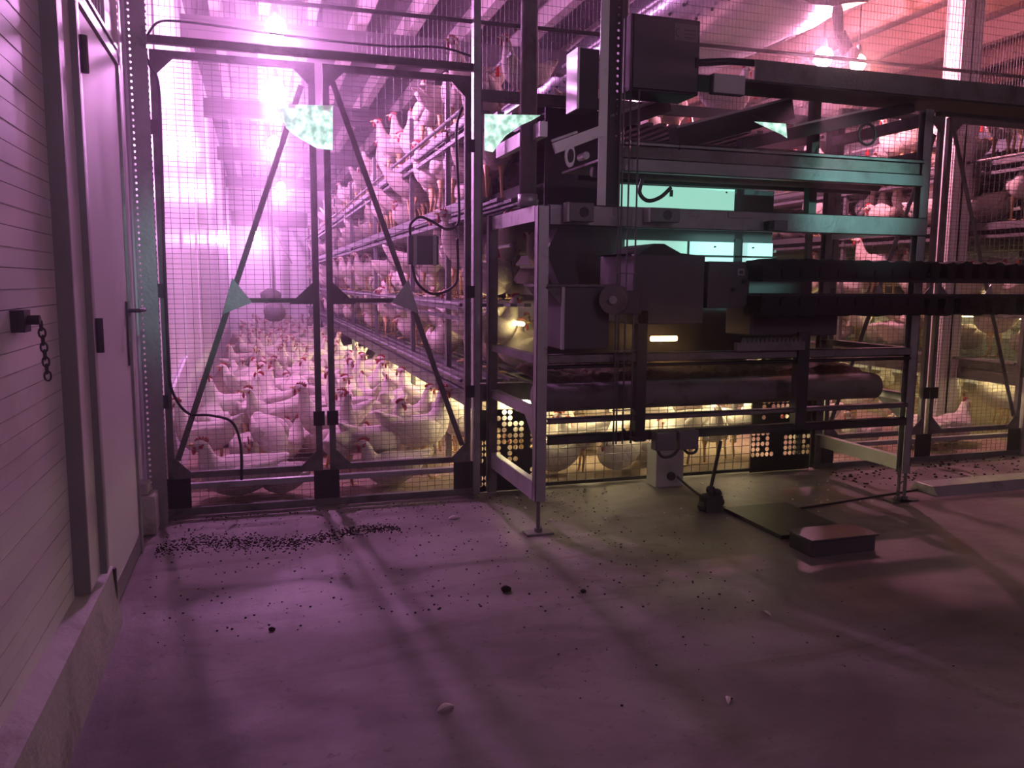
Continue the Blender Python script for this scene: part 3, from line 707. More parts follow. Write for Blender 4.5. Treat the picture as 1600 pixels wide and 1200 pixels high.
# chain on the bolt at the near left wall
t = thing('wall_bolt_with_chain', (-.56, 2.33, 1.15), 'rusty bolt on the boarded wall holding a short hanging chain', 'bolt')
MB().tube([(-.58, 2.32, 1.15), (-.52, 2.32, 1.15)], .012, 8).build('bolt', 'dark_steel', t)
MB().box(-.58, -.548, 2.29, 2.35, 1.12, 1.175).build('bracket', 'dark_steel', t)
for i in range(8):
    m = MB(); c = V((-.522, 2.335 + .005 * i, 1.135 - i * .019)); p = []
    for q in range(11):
        a = 2 * math.pi * q / 10; uu = V((1, 0, 0)) if i % 2 else V((0, 1, 0)); p.append(c + uu * .008 * math.cos(a) + V((0, 0, .013)) * math.sin(a))
    m.tube(p, .0028, 5, False); m.build('chain_link', 'dark_steel', t)
# leaning board and hanging drinkers in the left aisle
m = MB(); m.prism([(-.50, 5.45, .02), (-.50, 6.9, .02), (-.545, 6.9, .66), (-.545, 5.45, .52)], (.02, 0, 0))
tag(m.build('leaning_board', 'white_board'), 'pale board leaning on the left wall just behind the gate', 'board')
t = thing('hanging_drinker', (.17, 8.0, .85), 'dark round drinker hanging over the flock, nearer and lower of two', 'drinker')
MB().tube([(.17, 8, .88), (.17, 8, .91), (.17, 8, .98), (.17, 8, 1.04), (.17, 8, 1.07)], [.05, .092, .10, .07, .02], 16).build('bell', 'dusty_steel', t, smooth=True)
MB().tube([(.17, 8, 1.07), (.17, 8, ZC)], .004, 5).build('cord', 'rubber', t)
t = thing('hanging_drinker', (.16, 9.2, 1.0), 'dark round drinker hanging over the flock, farther and higher of two', 'drinker')
MB().tube([(.16, 9.2, 1.02), (.16, 9.2, 1.05), (.16, 9.2, 1.13), (.16, 9.2, 1.18)], [.06, .10, .11, .03], 16).build('bell', 'dusty_steel', t, smooth=True)
MB().tube([(.16, 9.2, 1.18), (.16, 9.2, ZC)], .004, 5).build('cord', 'rubber', t)

# ------------------------------------------------------------------ machine end frame
F = 3.73; B = 4.52
t = thing('machine_end_frame', (2.45, 4.1, 0), 'large galvanised end frame of the rack machinery on four adjustable feet', 'frame')
def lpost(x, y, z0, z1, sx, m='steel', w_=.055, d_=.05):
    m_ = MB(); m_.box(min(x, x + sx * .004), max(x, x + sx * .004), y, y + d_, z0, z1); m_.box(min(x, x + sx * w_), max(x, x + sx * w_), y, y + .004, z0, z1)
    m_.box(min(x, x + sx * w_), max(x, x + sx * w_), y + d_ - .004, y + d_, z0, z1)
    return m_.build('post', m, t)
lpost(1.30, F, .17, 1.62, 1); lpost(3.61, F, .17, 2.22, -1)
lpost(1.28, B, .02, 1.63, 1, 'dusty_steel'); lpost(3.62, B, .02, 2.26, -1, 'dusty_steel')
for x, y in ((1.325, F + .02), (3.555, F + .02), (3.60, F + .02)):
    m = MB(); m.tube([(x, y, .01), (x, y, .20)], .010, 8); m.box(x - .07, x + .07, y - .04, y + .04, 0, .010); m.tube([(x, y, .01), (x, y, .03)], .02, 6); m.build('adjustable_foot', 'dusty_steel', t)
# front beams
def fb(name, x0, x1, z0, z1, y=F - .005, d_=.045, m='steel'):
    q = MB(); q.box(x0, x1, y, y + .004, z0, z1); q.box(x0, x1, y, y + d_, z1 - .004, z1); q.box(x0, x1, y, y + d_, z0, z0 + .004); return q.build(name, m, t)
fb('front_beam', 1.36, 3.61, 1.53, 1.63, m='beam_steel')
fb('front_beam', 1.36, 3.56, .86, .905, m='dusty_steel'); fb('front_beam', 1.36, 3.56, .835, .85, m='dark_steel')
fb('front_beam', 1.36, 3.56, .56, .585, m='dusty_steel'); fb('front_beam', 1.36, 3.56, .455, .50, m='dark_steel')
fb('front_beam', 1.66, 3.56, 1.80, 1.865, m='beam_steel'); fb('front_beam', 1.66, 3.56, 1.925, 1.945, m='beam_steel')
fb('front_beam', 1.66, 3.56, 1.80, 1.825, F + .40, m='dark_steel')
# side beams
for x, sx in ((1.30, 1), (3.61, -1)):
    for z0, z1, mt in ((1.55, 1.625, 'pale_steel'), (.585, .635, 'steel'), (.17, .26, 'pale_steel'), (.86, .90, 'dusty_steel')):
        q = MB(); q.box(min(x, x + sx * .004) - .001, max(x, x + sx * .004) + .001, F + .05, B, z0, z1); q.box(min(x, x + sx * .04), max(x, x + sx * .04), F + .05, B, z1 - .004, z1); q.build('side_beam', mt, t)
for z0, z1 in ((1.93, 2.0), (2.14, 2.20)):
    MB().box(3.57, 3.61, F + .05, B, z0, z1).build('side_beam', 'dusty_steel', t)
MB().box(1.32, 1.36, F + .05, B, 1.95, 2.02).build('side_beam', 'pale_steel', t)
# corner gussets
q = MB(); q.prism([(1.306, F + .05, .585), (1.306, F + .20, .585), (1.306, F + .05, .47)], (.004, 0, 0)); q.build('gusset', 'steel', t)
q = MB(); q.prism([(3.60, F + .05, .585), (3.60, F + .30, .585), (3.60, F + .05, .45)], (.004, 0, 0)); q.build('gusset', 'dusty_steel', t)
# tall inner posts
q = MB(); q.box(1.60, 1.64, F - .01, F - .006, 1.63, ZC); q.box(1.64, 1.644, F - .01, F + .05, 1.63, ZC); q.build('tall_post', 'pale_steel', t)
q = MB(); q.holes((1.64, F - .008, 1.63), (1, 0, 0), (0, 0, 1), 2, 60, .035, .007, lambda i, j: i == 1 and 8 < j < 40); q.build('tall_post', 'dark_steel', t)
MB().box(1.83, 1.885, F - .02, F + .03, .45, 1.12).build('inner_post', 'dark_steel', t)
MB().box(2.79, 2.86, F - .02, F + .03, .47, 1.0).build('inner_post', 'dark_steel', t)
MB().box(3.05, 3.10, F + .3, F + .35, 1.55, 2.3).build('inner_post', 'dark_steel', t)
# manure drum and belt
tm = thing('manure_belt_unit', (2.45, 4.2, .60), 'dark manure belt with its wide roller between the lower beams of the machine', 'conveyor')
MB().tube([(1.38, 3.98, .655), (3.54, 3.98, .655)], .075, 20).build('roller', 'dusty_steel', tm, smooth=True)
MB().box(1.38, 3.54, 3.98, 4.50, .722, .732).build('belt', 'rubber', tm)
q = MB(); nx, ny = 70, 12; vs = []
for i in range(nx + 1):
    for j in range(ny + 1):
        x = 1.42 + 2.08 * i / nx; y = 4.00 + .49 * j / ny; e = 0 if j in (0, ny) or i in (0, nx) else 1
        vs.append((x, y, .733 + .03 * j / ny + e * (.012 + .02 * random.random() + .022 * max(0, math.sin(x * 5 + 1) * math.sin(y * 9)))))
q.add(vs, [(i * (ny + 1) + j, (i + 1) * (ny + 1) + j, (i + 1) * (ny + 1) + j + 1, i * (ny + 1) + j + 1) for i in range(nx) for j in range(ny)])
MB().tube([(2.27, 4.42, .925), (2.44, 4.42, .925)], .016, 8).build('light_tube', 'tube_amber', tm)
tag(q.build('manure', 'manure'), 'crumbly brown manure lying along the belt above the roller', 'manure', kind='stuff')
# upper cross conveyor running to the right
tu = thing('upper_cross_conveyor', (3.8, 3.9, 2.10), 'dark cross conveyor channel spanning the top of the machine out to the right', 'conveyor')
MB().box(2.42, 5.6, F - .06, F - .05, 2.27, 2.37).build('channel_side', 'dusty_steel', tu)
MB().box(2.42, 5.6, F + .22, F + .23, 2.27, 2.34).build('channel_side', 'dusty_steel', tu)
MB().box(2.10, 5.6, F - .05, F + .22, 2.262, 2.275).build('channel_floor', 'dark_steel', tu)
MB().box(3.6, 5.6, F - .055, F - .02, 2.18, 2.20).build('guide_rail', 'dark_steel', tu)
m = MB(); m.tube([(2.1, F - .02, 2.335), (2.3, F - .02, 2.36), (2.55, F - .02, 2.365), (2.9, F - .02, 2.345), (3.1, F - .02, 2.33)], .018, 8); m.build('hose', 'rubber', tu, smooth=True)
# sloping arms going back up to the rack
for x0, z0, x1, z1 in ((1.70, 2.06, 1.95, 2.26), (1.95, 2.02, 2.3, 2.18)): pass
ta = thing('elevator_arm', (1.9, 3.9, 1.98), 'dark sloping elevator arm left under the electrical cabinet', 'arm')
MB().bar((1.66, F + .02, 2.02), (2.12, F + .3, 2.20), .05, .07).build('arm', 'dark_steel', ta)
MB().bar((1.66, F - .01, 2.055), (2.12, F + .27, 2.235), .02, .012).build('edge_strip', 'steel', ta)
ta = thing('elevator_arm', (2.4, 3.9, 1.98), 'longer dark sloping elevator arm in the middle of the machine top', 'arm')
MB().bar((2.02, F + .02, 1.97), (2.85, F + .25, 2.22), .06, .11).build('arm', 'dark_steel', ta)
MB().bar((2.02, F - .02, 2.025), (2.85, F + .21, 2.275), .02, .012).build('edge_strip', 'steel', ta)
ta = thing('elevator_arm', (3.1, 3.9, 1.98), 'dark sloping elevator arm rising right below the foil duct', 'arm')
MB().bar((2.45, F + .10, 1.98), (3.56, F + .12, 2.25), .05, .06).build('arm', 'dark_steel', ta)
MB().bar((2.75, F + .07, 2.09), (3.25, F + .09, 2.215), .012, .01).build('edge_strip', 'pale_steel', ta)
# ring hook
p = [(3.17 + .055 * math.cos(a * math.pi / 12), F - .0, 2.06 + .055 * math.sin(a * math.pi / 12)) for a in range(25)]
tag(MB().tube(p, .007, 6, False).build('ring_hook', 'black'), 'small black ring hanging under the sloping arm, right of centre', 'ring')
# belt tray between upper front beams
tb = thing('belt_tray', (2.6, 3.9, 1.87), 'grey belt tray between the two upper front beams', 'tray')
MB().box(1.68, 3.54, F + .01, B - .1, 1.868, 1.88).build('tray_floor', 'dusty_steel', tb)
MB().box(1.68, 3.54, F + .005, F + .01, 1.868, 1.925).build('tray_side', 'dusty_steel', tb)
MB().tube([(1.70, F + .3, 1.835), (3.52, F + .3, 1.835)], .03, 14).build('roller', 'dusty_steel', tb, smooth=True)
# electrical cabinet
t = thing('electrical_cabinet', (1.93, 3.85, 2.17), 'dark electrical cabinet with a nameplate at the top of the machine', 'cabinet')
MB().box(1.745, 2.115, F - .04, F + .16, 2.175, 2.53).build('housing', 'cabinet', t, bevel=.006)
t = MB().box(1.755, 2.105, F - .052, F - .0405, 2.185, 2.52).build('door', 'cabinet', t, bevel=.004)
d_ = MB().box(1.965, 2.095, F - .056, F - .0525, 2.42, 2.50); d_.build('nameplate', 'grey_plastic', t)
q = MB(); q.cur = 0
q.box(2.02, 2.085, F - .0575, F - .0562, 2.470, 2.474); q.box(2.02, 2.085, F - .0575, F - .0562, 2.452, 2.456); q.box(2.02, 2.07, F - .0575, F - .0562, 2.436, 2.440)
a = [(1.985 + .013 * math.cos(R(k_)), F - .057, 2.458 + .018 * math.sin(R(k_))) for k_ in range(60, 301, 30)]; q.tube(a, .002, 4)
q.build('plate_lettering', 'ink', t)
MB().box(2.085, 2.10, F - .062, F - .0525, 2.30, 2.35).build('door_lock', 'black', t)
t = thing('motor_cover', (1.55, 3.9, 2.08), 'dark tall motor cover left of the electrical cabinet with a bright left edge', 'cover')
MB().box(1.50, 1.60, F + .0, F + .14, 2.08, 2.36).build('cover', 'dark_steel', t, bevel=.004)
MB().box(1.488, 1.50, F + .0, F + .14, 2.08, 2.36).build('edge_strip', 'pale_steel', t)
for x0, x1, z0, z1, lb in ((2.16, 2.27, 2.18, 2.275, 'grey junction box under the dark hose right of the cabinet'), ):
    t = thing('junction_box', ((x0 + x1) / 2, F, z0), lb, 'box')
    MB().box(x0, x1 + .07, F - .10, F - .06, z0, z1).build('housing', 'grey_plastic', t, bevel=.004); MB().box(x0 + .004, x1 + .066, F - .104, F - .1, z0 + .004, z1 - .004).build('lid', 'light_plastic', t)
# round pipe
t = thing('vertical_pipe', (1.30, 4.0, 1.56), 'thick round vertical pipe standing on the left corner of the machine', 'pipe')
MB().tube([(1.31, 3.92, 1.63), (1.31, 3.92, ZC)], .042, 20).build('pipe', 'dusty_steel', t, smooth=True)
MB().tube([(1.31, 3.92, 1.63), (1.31, 3.92, 1.69)], .050, 20).build('collar', 'steel', t, smooth=True)
t = thing('vertical_pipe', (2.02, 4.25, 2.5), 'short stretch of dark round pipe above the electrical cabinet', 'pipe')
MB().tube([(1.93, 4.2, 2.35), (1.93, 4.2, ZC)], .035, 16).build('pipe', 'dusty_steel', t, smooth=True)
# bearing bracket assembly on the left
t = thing('sloping_bracket', (1.5, 3.9, 1.85), 'pale sloping bracket with an oval bearing plate beside the tall post', 'bracket')
MB().bar((1.37, F - .02, 1.885), (1.62, F - .02, 1.985), .02, .05).build('arm', 'pale_steel', t)
MB().bar((1.37, F + .02, 1.925), (1.50, F + .02, 1.975), .012, .012).build('edge_strip', 'steel', t)
q = MB(); p = []
for k_ in range(20):
    a = 2 * math.pi * k_ / 20; p.append((1.445 + .026 * math.cos(a), F - .034, 1.855 + .055 * math.sin(a)))
q.prism(p, (0, .008, 0)); q.build('bearing_plate', 'pale_steel', t)
q = MB(); p = [(1.447 + .015 * math.cos(2 * math.pi * k_ / 16), F - .040, 1.853 + .032 * math.sin(2 * math.pi * k_ / 16)) for k_ in range(16)]
q.prism(p, (0, .006, 0)); q.build('bearing', 'dark_steel', t)
MB().tube([(1.53, F - .03, 1.86), (1.53, F + .05, 1.86)], .018, 10).build('shaft', 'steel', t)
# upper left motor housings on the front beam
for x0, x1, z0, z1, lb in ((1.435, 1.56, 1.545, 1.635, 'grey boxed motor with round vent at the left of the front beam'), (1.86, 2.02, 1.555, 1.625, 'grey boxed motor at the middle left of the front beam')):
    t = thing('drive_motor', ((x0 + x1) / 2, F, z0), lb, 'motor')
    MB().box(x0, x1, F - .07, F - .012, z0, z1).build('housing', 'grey_plastic', t, bevel=.005)
    MB().box(x0 - .012, x0, F - .065, F - .012, z0, z1).build('edge_strip', 'light_plastic', t)
    MB().tube([((x0 + x1) / 2 + .01, F - .074, (z0 + z1) / 2), ((x0 + x1) / 2 + .01, F - .070, (z0 + z1) / 2)], .024, 14).build('vent', 'black', t)
MB_ = MB().box(2.575, 2.655, F - .06, F - .006, 1.535, 1.585)
t = thing('sensor_box', (2.62, F, 1.535), 'small grey sensor box fixed on the mint lit front beam', 'box')
MB_.build('housing', 'grey_plastic', t, bevel=.003); MB().box(2.545, 2.575, F - .055, F - .006, 1.54, 1.58).build('connector', 'black', t)
tag(MB().box(2.33, 2.47, F - .012, F - .006, 1.595, 1.62).build('rating_plate', 'frame_grey'), 'small dark rating plate on the upper edge of front beam', 'plate')
# hopper, sloped chute and wheel
t = thing('hopper_box', (1.5, 3.9, .90), 'tall dark sheet metal hopper box at the left of the machine with pale left edge', 'hopper')
MB().box(1.43, 1.68, F + .0, F + .35, .93, 1.235).build('box', 'cabinet', t, bevel=.003)
MB().box(1.422, 1.438, F - .012, F - .0005, .93, 1.235).build('edge_strip', 'light_plastic', t)
q = MB(); q.prism([(1.34, F + .0, 1.235), (1.43, F + .0, 1.235), (1.43, F + .0, 1.14)], (0, .3, 0)); q.build('chute', 'dusty_steel', t)
MB().box(1.35, 1.70, F - .01, F + .36, 1.236, 1.248).build('lid', 'dusty_steel', t)
q = MB(); q.prism([(1.36, F + .05, 1.40), (1.42, F + .05, 1.52), (1.50, F + .05, 1.40), (1.54, F + .05, 1.25), (1.43, F + .05, 1.25)], (0, .1, 0))
tag(q.build('feed_chute', 'dark_steel'), 'dark slanted chute plate standing on the hopper lid', 'chute')
t = thing('pulley_wheel', (1.66, 3.7, 1.08), 'round grey pulley wheel at the right side of the hopper', 'wheel')
q = MB(); q.tube([(1.655, F - .10, 1.175), (1.685, F - .065, 1.175)], .072, 20); q.build('rim', 'dusty_steel', t, smooth=False)
q = MB(); q.tube([(1.648, F - .112, 1.175), (1.655, F - .10, 1.175)], .02, 10); q.build('hub', 'steel', t)
MB().box(1.69, 1.83, F - .06, F + .04, 1.10, 1.22).build('motor', 'cabinet', t, bevel=.01)
# central drive housing
t = thing('drive_housing', (2.1, 3.9, 1.03), 'big dark drive housing with a peaked top in the centre of the machine', 'housing')
q = MB(); q.box(1.80, 2.20, F - .02, F + .40, 1.05, 1.40); q.build('housing', 'cabinet', t, bevel=.006)
q = MB(); q.prism([(1.755, F + .02, 1.40), (1.84, F + .02, 1.40), (1.93, F + .02, 1.455), (1.985, F + .02, 1.455), (2.08, F + .02, 1.41), (2.2, F + .02, 1.40)], (0, .35, 0)); q.build('peaked_top', 'black', t)
t = thing('control_panel_box', (2.35, 3.9, 1.12), 'grey control panel with a small square label right of the drive housing', 'box')
t = MB().box(2.215, 2.46, F - .03, F + .22, 1.13, 1.37).build('housing', 'cabinet', t, bevel=.006)
MB().box(2.385, 2.425, F - .034, F - .031, 1.30, 1.335).build('sticker', 'label', t)
MB().box(2.392, 2.416, F - .0355, F - .0342, 1.308, 1.325).build('sticker_print', 'ink', t)
MB().tube([(2.42, F - .05, 1.27), (2.42, F - .03, 1.27)], .012, 8).build('switch', 'black', t)
MB().tube([(2.36, F - .05, 1.23), (2.36, F - .03, 1.23)], .010, 8).build('switch', 'black', t)
# rack end sheets, dark machinery interior
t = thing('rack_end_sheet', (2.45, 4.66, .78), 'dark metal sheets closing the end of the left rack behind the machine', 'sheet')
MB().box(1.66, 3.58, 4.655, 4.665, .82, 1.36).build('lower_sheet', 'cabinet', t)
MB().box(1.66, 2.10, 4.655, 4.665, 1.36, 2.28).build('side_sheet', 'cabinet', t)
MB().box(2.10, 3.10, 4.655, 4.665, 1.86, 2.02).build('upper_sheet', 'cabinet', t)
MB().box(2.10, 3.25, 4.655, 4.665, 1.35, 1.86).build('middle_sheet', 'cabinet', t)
# panels in daylight, the daylight put into their material as emission
t = thing('daylit_panel', (2.6, 4.64, 1.70), 'long mint green panel, daylight put in as glow, above the front beam of the machine', 'panel')
MB().box(2.12, 2.92, 4.60, 4.61, 1.70, 1.85).build('panel', 'mint_daylit_panel', t); MB().box(2.46, 2.48, 4.592, 4.60, 1.79, 1.83).build('clip', 'dark_steel', t)
q = MB()
for x in (2.46, 2.86): q.tube([(x, 4.595, 1.83), (x, 4.60, 1.83)], .006, 6)
q.build('screw', 'dark_steel', t)
t = thing('daylit_panel', (2.7, 4.64, 1.40), 'lower pale cyan panel, daylight put in as glow, in slots just under the front beam', 'panel')
MB().box(2.17, 2.60, 4.60, 4.61, 1.40, 1.52).build('panel', 'mint_daylit_panel', t); MB().box(2.60, 3.22, 4.60, 4.61, 1.38, 1.52).build('panel', 'cyan_daylit_panel', t)
q = MB()
q.box(2.595, 2.605, 4.588, 4.60, 1.38, 1.52); q.box(2.93, 2.985, 4.585, 4.60, 1.36, 1.54); q.box(2.6, 3.24, 4.585, 4.60, 1.425, 1.437); q.build('divider', 'black', t)
q = MB()
for x in (2.79, 3.07): q.tube([(x, 4.59, 1.49), (x, 4.60, 1.49)], .006, 6)
q.build('screw', 'black', t)
# vertical cable bundle
for i, (x, lb) in enumerate(((1.695, 'leftmost of the four thin vertical cables running down the machine front'), (1.71, 'second of the four thin vertical cables running down the machine front'), (1.745, 'third of the four thin vertical cables running down the machine front'), (1.79, 'rightmost of the four thin vertical cables running down the machine front'))):
    tag(MB().tube([(x, F - .05, .45), (x, F - .05, 2.9 if i < 2 else 2.18)], .0045, 6).build('vertical_cable', 'grey_plastic', smooth=True), lb, 'cable')
for z in (1.42, 1.30, 1.18, .92, .62): tag(MB().box(1.685, 1.80, F - .056, F - .045, z, z + .006).build('cable_clamp', 'grey_plastic'), {1.42: 'highest', 1.30: 'second highest', 1.18: 'middle', .92: 'second lowest', .62: 'lowest'}[z] + ' of the small clamps across the vertical cables', 'clamp')
cable('hose', [(1.84, F - .02, 1.78), (1.82, F - .02, 1.70), (1.86, F - .03, 1.66), (1.93, F - .03, 1.68), (2.0, F, 1.73)], .010, 'black hose bending below the upper beams beside the vertical cables', 'hose')
# egg conveyors to the right
def egg_conveyor(z, up_, lb):
    t = thing('egg_conveyor', (4.2, 3.62, z), lb, 'conveyor')
    MB().box(2.45, 5.7, F - .16, F - .145, z - .012, z + .012).build('rail', 'black', t)
    MB().box(2.45, 5.7, F - .03, F - .015, z - .012, z + .012).build('rail', 'black', t)
    x = 2.5; i = 0
    while x < 5.6:
        q = MB(); w_ = .053 if x > 3.5 else .07; p = []
        jit = random.uniform(-.008, .008)
        prof = [(-.62, 0), (-.60, .045), (-.78, .07), (-.70, .095), (-.3, .103 + jit), (.2, .105), (.62, .095 + jit), (.80, .072), (.62, .045), (.60, 0)]
        for a, b in prof: p.append((x + a * w_ * (1.25 if x < 3.5 else .88), F - .165, z + (b if up_ else -b)))
        q.prism(p, (0, .15, 0)); q.build('flap', 'egg_flap', t, bevel=.006)
        x += .112 if x > 3.5 else .115; i += 1
    return t
egg_conveyor(1.282, True, 'upper black egg conveyor with rounded flaps standing up, leaving the picture right')
egg_conveyor(1.197, False, 'lower black egg conveyor with rounded flaps hanging down, leaving the picture right')
t = thing('conveyor_gearbox', (2.75, F, .98), 'dark toothed gearbox under the start of the egg conveyors', 'gearbox')
MB().box(2.50, 3.05, F - .0, F + .25, .98, 1.20).build('housing', 'cabinet', t, bevel=.01)
q = MB()
for k_ in range(14): q.prism([(2.44 + k_ * .026, F - .03, .95), (2.46 + k_ * .026, F - .03, .95), (2.45 + k_ * .026, F - .03, .975)], (0, .03, 0))
q.build('comb_strip', 'grey_plastic', t)
MB().box(2.40, 2.82, F - .03, F + .0, .905, .95).build('comb_base', 'dusty_steel', t)
# lower plate with holes beside the posts
def perf(x0, nx, lab, op):
    t = thing('hole_screen', (x0 + nx * .036 / 2, 4.60, .03), lab, 'panel')
    m = MB(); m.holes((x0, 4.60, .035), (1, 0, 0), (0, 0, 1), nx, 13, .036, .0158, op, .003, 10); m.build('sheet', 'black', t)
    MB().box(x0, x0 + nx * .036, 4.598, 4.606, .005, .035).build('bottom_edge', 'black', t)
    return t
rs = random.Random(3)
c1 = {(i, j): rs.random() < .86 for i in range(12) for j in range(13)}
perf(1.24, 11, 'black perforated panel with bright round holes at the left foot of the machine', lambda i, j: c1[(i, j)] and ((1 < i < 8 and j > 3) or (i > 8 and j in (1, 2, 6, 7, 8, 9, 10)) or (i in (0, 1) and j in (0, 1, 4, 5, 6, 7))) and not (i > 5 and j > 10))
c2 = {(i, j): rs.random() < .9 for i in range(14) for j in range(13)}
perf(3.12, 13, 'black perforated panel with bright round holes at the right foot of the machine', lambda i, j: c2[(i, j)] and ((j > 8 and 1 < i < 9) or (j < 7 and (i < 4 + (j < 3)) and j > 1) or (i > 6 and 1 < j < 6)))
t = thing('low_wire_panel', (2.4, 4.60, 0), 'coarse wire panel closing the low opening behind the machine', 'panel')
m = MB(); mesh_panel(m, 1.63, 3.12, .03, .56, 4.61, .062, .052, .0018); m.build('wire_mesh', 'wire', t)
MB().box(1.63, 3.12, 4.60, 4.62, .015, .035).build('bottom_bar', 'dark_steel', t)
MB().box(1.24, 3.62, 4.59, 4.66, .555, .66).build('apron', 'dusty_steel', t)
# twin junction boxes with cable loops, white box
for x, lb in ((1.925, 'left one of the twin grey junction boxes on the low front bar'), (2.055, 'right one of the twin grey junction boxes on the low front bar')):
    t = thing('junction_box', (x + .06, F - .05, .40), lb, 'box')
    t = MB().box(x, x + .115, F - .07, F - .008, .405, .505).build('housing', 'grey_plastic', t, bevel=.006)
    MB().box(x + .004, x + .111, F - .075, F - .07, .41, .50).build('lid', 'grey_plastic', t, bevel=.003)
cable('cable', [(1.76, F - .03, .52), (1.79, F - .03, .48), (1.83, F - .04, .47), (1.88, F - .04, .465)], .008, 'short black cable arching left of the inner post above the low bar')
cable('cable', [(1.95, F - .04, .405), (1.97, F - .04, .375), (2.0, F - .04, .365), (2.04, F - .04, .375), (2.07, F - .04, .405)], .008, 'black cable loop hanging under the twin junction boxes')
cable('cable', [(2.10, F - .04, .405), (2.13, F - .04, .38), (2.17, F - .04, .385), (2.18, F - .04, .42)], .008, 'small cable loop right under the right junction box')
t = thing('white_box', (2.25, 4.5, .02), 'whitish square box standing on the floor behind the low bar', 'box')
MB().box(2.33, 2.52, 4.42, 4.55, .0, .27).build('housing', 'light_plastic', t, bevel=.006)
MB().tube([(2.43, 4.40, .07), (2.43, 4.42, .07)], .026, 14).build('rubber_plug', 'rubber', t)
# actuator rod with clamp on floor
t = thing('actuator_rod', (2.36, 3.85, 0), 'upright dark rod ending in a knobbly clamp on the floor', 'rod')
MB().tube([(2.42, 3.85, .40), (2.38, 3.88, .10)], .010, 8).build('rod', 'dark_steel', t)
q = MB()
q.box(2.34, 2.44, 3.84, 3.92, .0, .09)
for dx, dz in ((.0, .10), (.07, .12), (.03, .14), (.09, .07), (-.02, .05)): q.ball((2.35 + dx, 3.87, dz - .02), .028, 8, 5)
q.build('clamp', 'dark_steel', t)
cable('rope', [(2.46, 4.39, .07), (2.5, 4.25, .012), (2.48, 4.0, .01), (2.5, 3.7, .01), (2.52, 3.4, .01), (2.54, 3.12, .03)], .008, 'dark cable running over the floor from the white box to the low floor box', 'cable')
cable('rope', [(2.50, 3.72, .006), (3.0, 3.78, .006), (3.5, 3.86, .006), (3.95, 3.93, .006)], .006, 'thin dark line across the floor to the right steel channel', 'line')
t = thing('floor_box', (2.62, 3.1, 0), 'low dark rectangular box on the floor in front of the machine', 'box')
MB().box(2.42, 2.78, 3.05, 3.22, 0, .075).build('body', 'cabinet', t, bevel=.006)
MB().box(2.41, 2.79, 3.04, 3.23, .075, .085).build('lid', 'cabinet', t, bevel=.003)
tag(MB().box(2.45, 2.86, 3.32, 3.85, 0, .022).build('floor_plate', 'dark_steel', bevel=.004), 'flat dark plate on the floor behind the low box', 'plate')
q = MB(); q.prism([(3.86, 3.76, 0), (3.86, 3.98, 0), (3.86, 3.94, .055), (3.86, 3.80, .055)], (1.9, 0, 0))
tag(q.build('floor_channel', 'steel', bevel=.004), 'low grey steel channel lying on the floor at the right', 'channel')
# foil duct
t = thing('foil_duct', (3.35, 10, 2.95), 'big crinkled silver foil duct under the ceiling with rows of small holes', 'duct')
m = MB(); n_ = 26; L_ = 90; vs = []; rr = random.Random(5)
for j in range(L_ + 1):
    y = 4.75 + j * (16.5 / L_)
    for i in range(n_):
        a = 2 * math.pi * i / n_; cr = rr.uniform(-.014, .014)
        vs.append((3.62 + (.62 + cr) * math.cos(a), y, 3.42 + (.33 + cr) * math.sin(a)))
m.add(vs, [(j * n_ + i, j * n_ + (i + 1) % n_, (j + 1) * n_ + (i + 1) % n_, (j + 1) * n_ + i) for j in range(L_) for i in range(n_)] + [tuple(range(n_))])
m.build('foil_tube', 'foil', t, smooth=True)
for k_ in range(24):
    y = 4.9 + k_ * .22
    for a in (R(205), R(222)):
        c = V((3.62 + .635 * math.cos(a), y, 3.42 + .345 * math.sin(a))); MB().ball(c, .014, 7, 4).build('air_hole', 'black', t)
for x in (3.0, 4.24): MB().tube([(x, 4.75, 3.40), (x, 21, 3.40)], .018, 8).build('support_wire', 'pale_steel', t)
t = thing('drop_pipe', (4.05, 5.2, 2.9), 'dark drop pipe with a clamp coming down beside the right lamps', 'pipe')
MB().tube([(3.80, 4.9, ZC), (3.86, 4.9, 3.1), (3.88, 4.9, 2.95)], [.045, .036, .03], 12).build('pipe', 'dusty_steel', t, smooth=True)
MB().tube([(3.88, 4.9, 2.97), (3.96, 4.9, 2.86)], .045, 12).build('collar', 'dark_steel', t)
MB().ball((3.98, 4.88, 2.84), .05, 12, 8).build('end_cap', 'light_plastic', t, smooth=True)

# ------------------------------------------------------------------ loose stuff on the floor
def specks(n, x0, x1, y0, y1, r0, r1, m, name, lab, cat, bias=1.):
    q = MB()
    for _ in range(n):
        x = random.uniform(x0, x1); y = y1 - (y1 - y0) * random.random() ** bias; r_ = random.uniform(r0, r1)
        q.ball((x, y, r_ * .35), r_, 5, 3, (1, random.uniform(.6, 1.2), .6))
    tag(q.build(name, m), lab, cat, kind='stuff')
specks(650, -.45, 1.9, 2.9, 4.5, .002, .006, 'dirt', 'dirt_crumbs', 'dark crumbs of dirt strewn over the floor in front of left gate', 'dirt', 1.8)
specks(110, .9, 2.2, 2.0, 3.6, .0015, .006, 'dirt', 'dirt_crumbs', 'scattered dark crumbs on the purple floor in the foreground centre', 'dirt')
specks(220, 3.6, 5.6, 4.05, 4.55, .003, .012, 'dirt', 'dirt_crumbs', 'dark crumbs along the foot of the right gate', 'dirt')
specks(90, 1.4, 3.6, 3.6, 4.5, .003, .011, 'feather', 'feather_fluff', 'pale fluff and droppings on the floor under the machine', 'fluff')
q = MB()
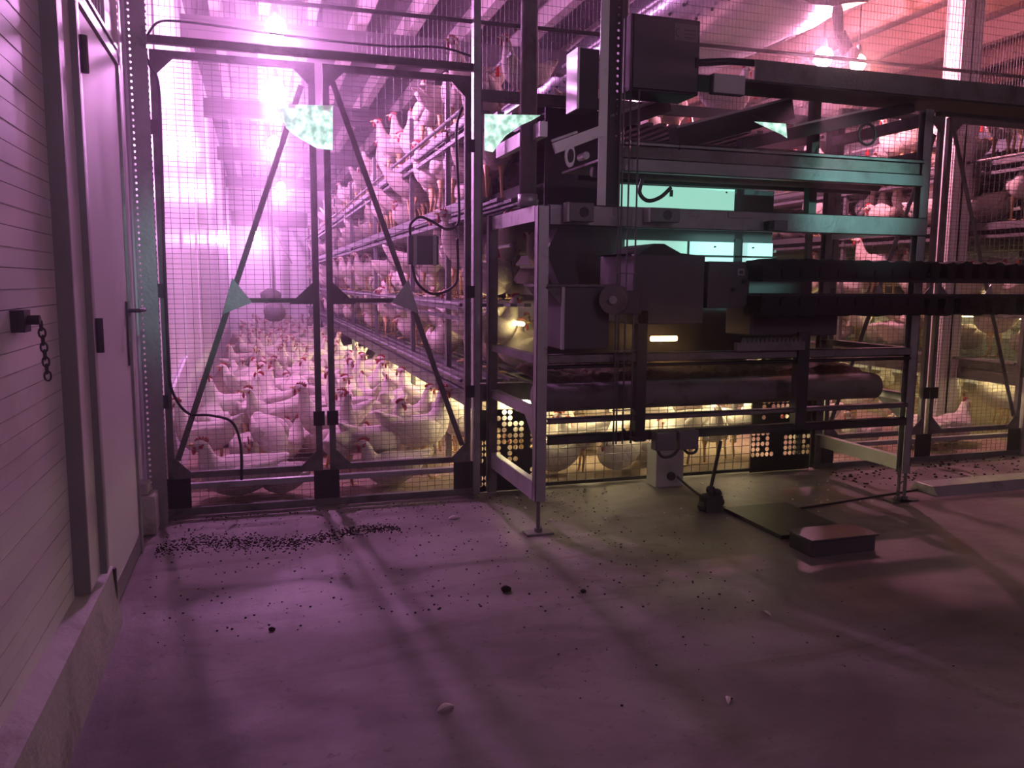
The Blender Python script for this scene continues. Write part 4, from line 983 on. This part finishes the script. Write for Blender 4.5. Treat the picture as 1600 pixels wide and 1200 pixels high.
for _ in range(1500):
    u = random.random(); x = -.48 + 1.15 * u; y = 4.0 + .06 * math.sin(u * 9) + random.gauss(0, .075) * (1 - .5 * u); r_ = random.uniform(.002, .006)
    q.ball((x, y, r_ * .35), r_, 5, 3, (1, 1, .6))
tag(q.build('dirt_ridge', 'dirt'), 'dense swept band of dark crumbs across the floor before the left gate', 'dirt', kind='stuff')
def feather(x, y, a, s_, lb):
    q = MB(); ca, sa = math.cos(R(a)), math.sin(R(a)); top = []; bot = []
    for k_ in range(9):
        u = k_ / 8; wd = .35 * math.sin(math.pi * (u * .85 + .08)) * s_; zz = .004 + .35 * s_ * math.sin(math.pi * u)
        for sgn, ls in ((1, top), (-1, bot)): ls.append(V((x + (u - .5) * 2 * s_ * ca - sgn * wd * sa, y + (u - .5) * 2 * s_ * sa + sgn * wd * ca, zz)))
    vs = top + bot + [p + V((0, 0, -.003)) for p in top + bot]; f_ = []
    for k_ in range(8):
        f_ += [(k_, k_ + 1, 10 + k_, 9 + k_), (18 + k_, 27 + k_, 28 + k_, 19 + k_), (k_, 18 + k_, 19 + k_, k_ + 1), (9 + k_, 10 + k_, 28 + k_, 27 + k_)]
    q.add(vs, f_); tag(q.build('feather', 'feather', smooth=True), lb, 'feather')
feather(.98, 4.12, 10, .035, 'white feather on the floor below the right leaf of left gate')
feather(.50, 2.22, 20, .028, 'white feather near the bottom left centre of the floor')
feather(1.33, 2.02, 60, .022, 'small white feather near the bottom centre of the floor')
feather(1.83, 2.55, 100, .025, 'small pale feather on the dark floor right of the centre')
feather(3.17, 2.1, 30, .04, 'white feather at the right edge of the foreground floor')
for x, y, r_, lb in ((.94, 3.05, .020, 'largest dark dirt clod on the floor, centre of the picture'), (.02, 2.93, .011, 'small dark clod on the floor left of centre'), (1.24, 2.95, .012, 'small dark clod right of the largest clod')):
    q = MB(); q.ball((x, y, r_ * .6), r_, 9, 6, (1, .9, .7)); q.ball((x + r_ * .8, y + r_ * .3, r_ * .4), r_ * .5, 7, 5)
    tag(q.build('dirt_clod', 'dirt'), lb, 'clod')
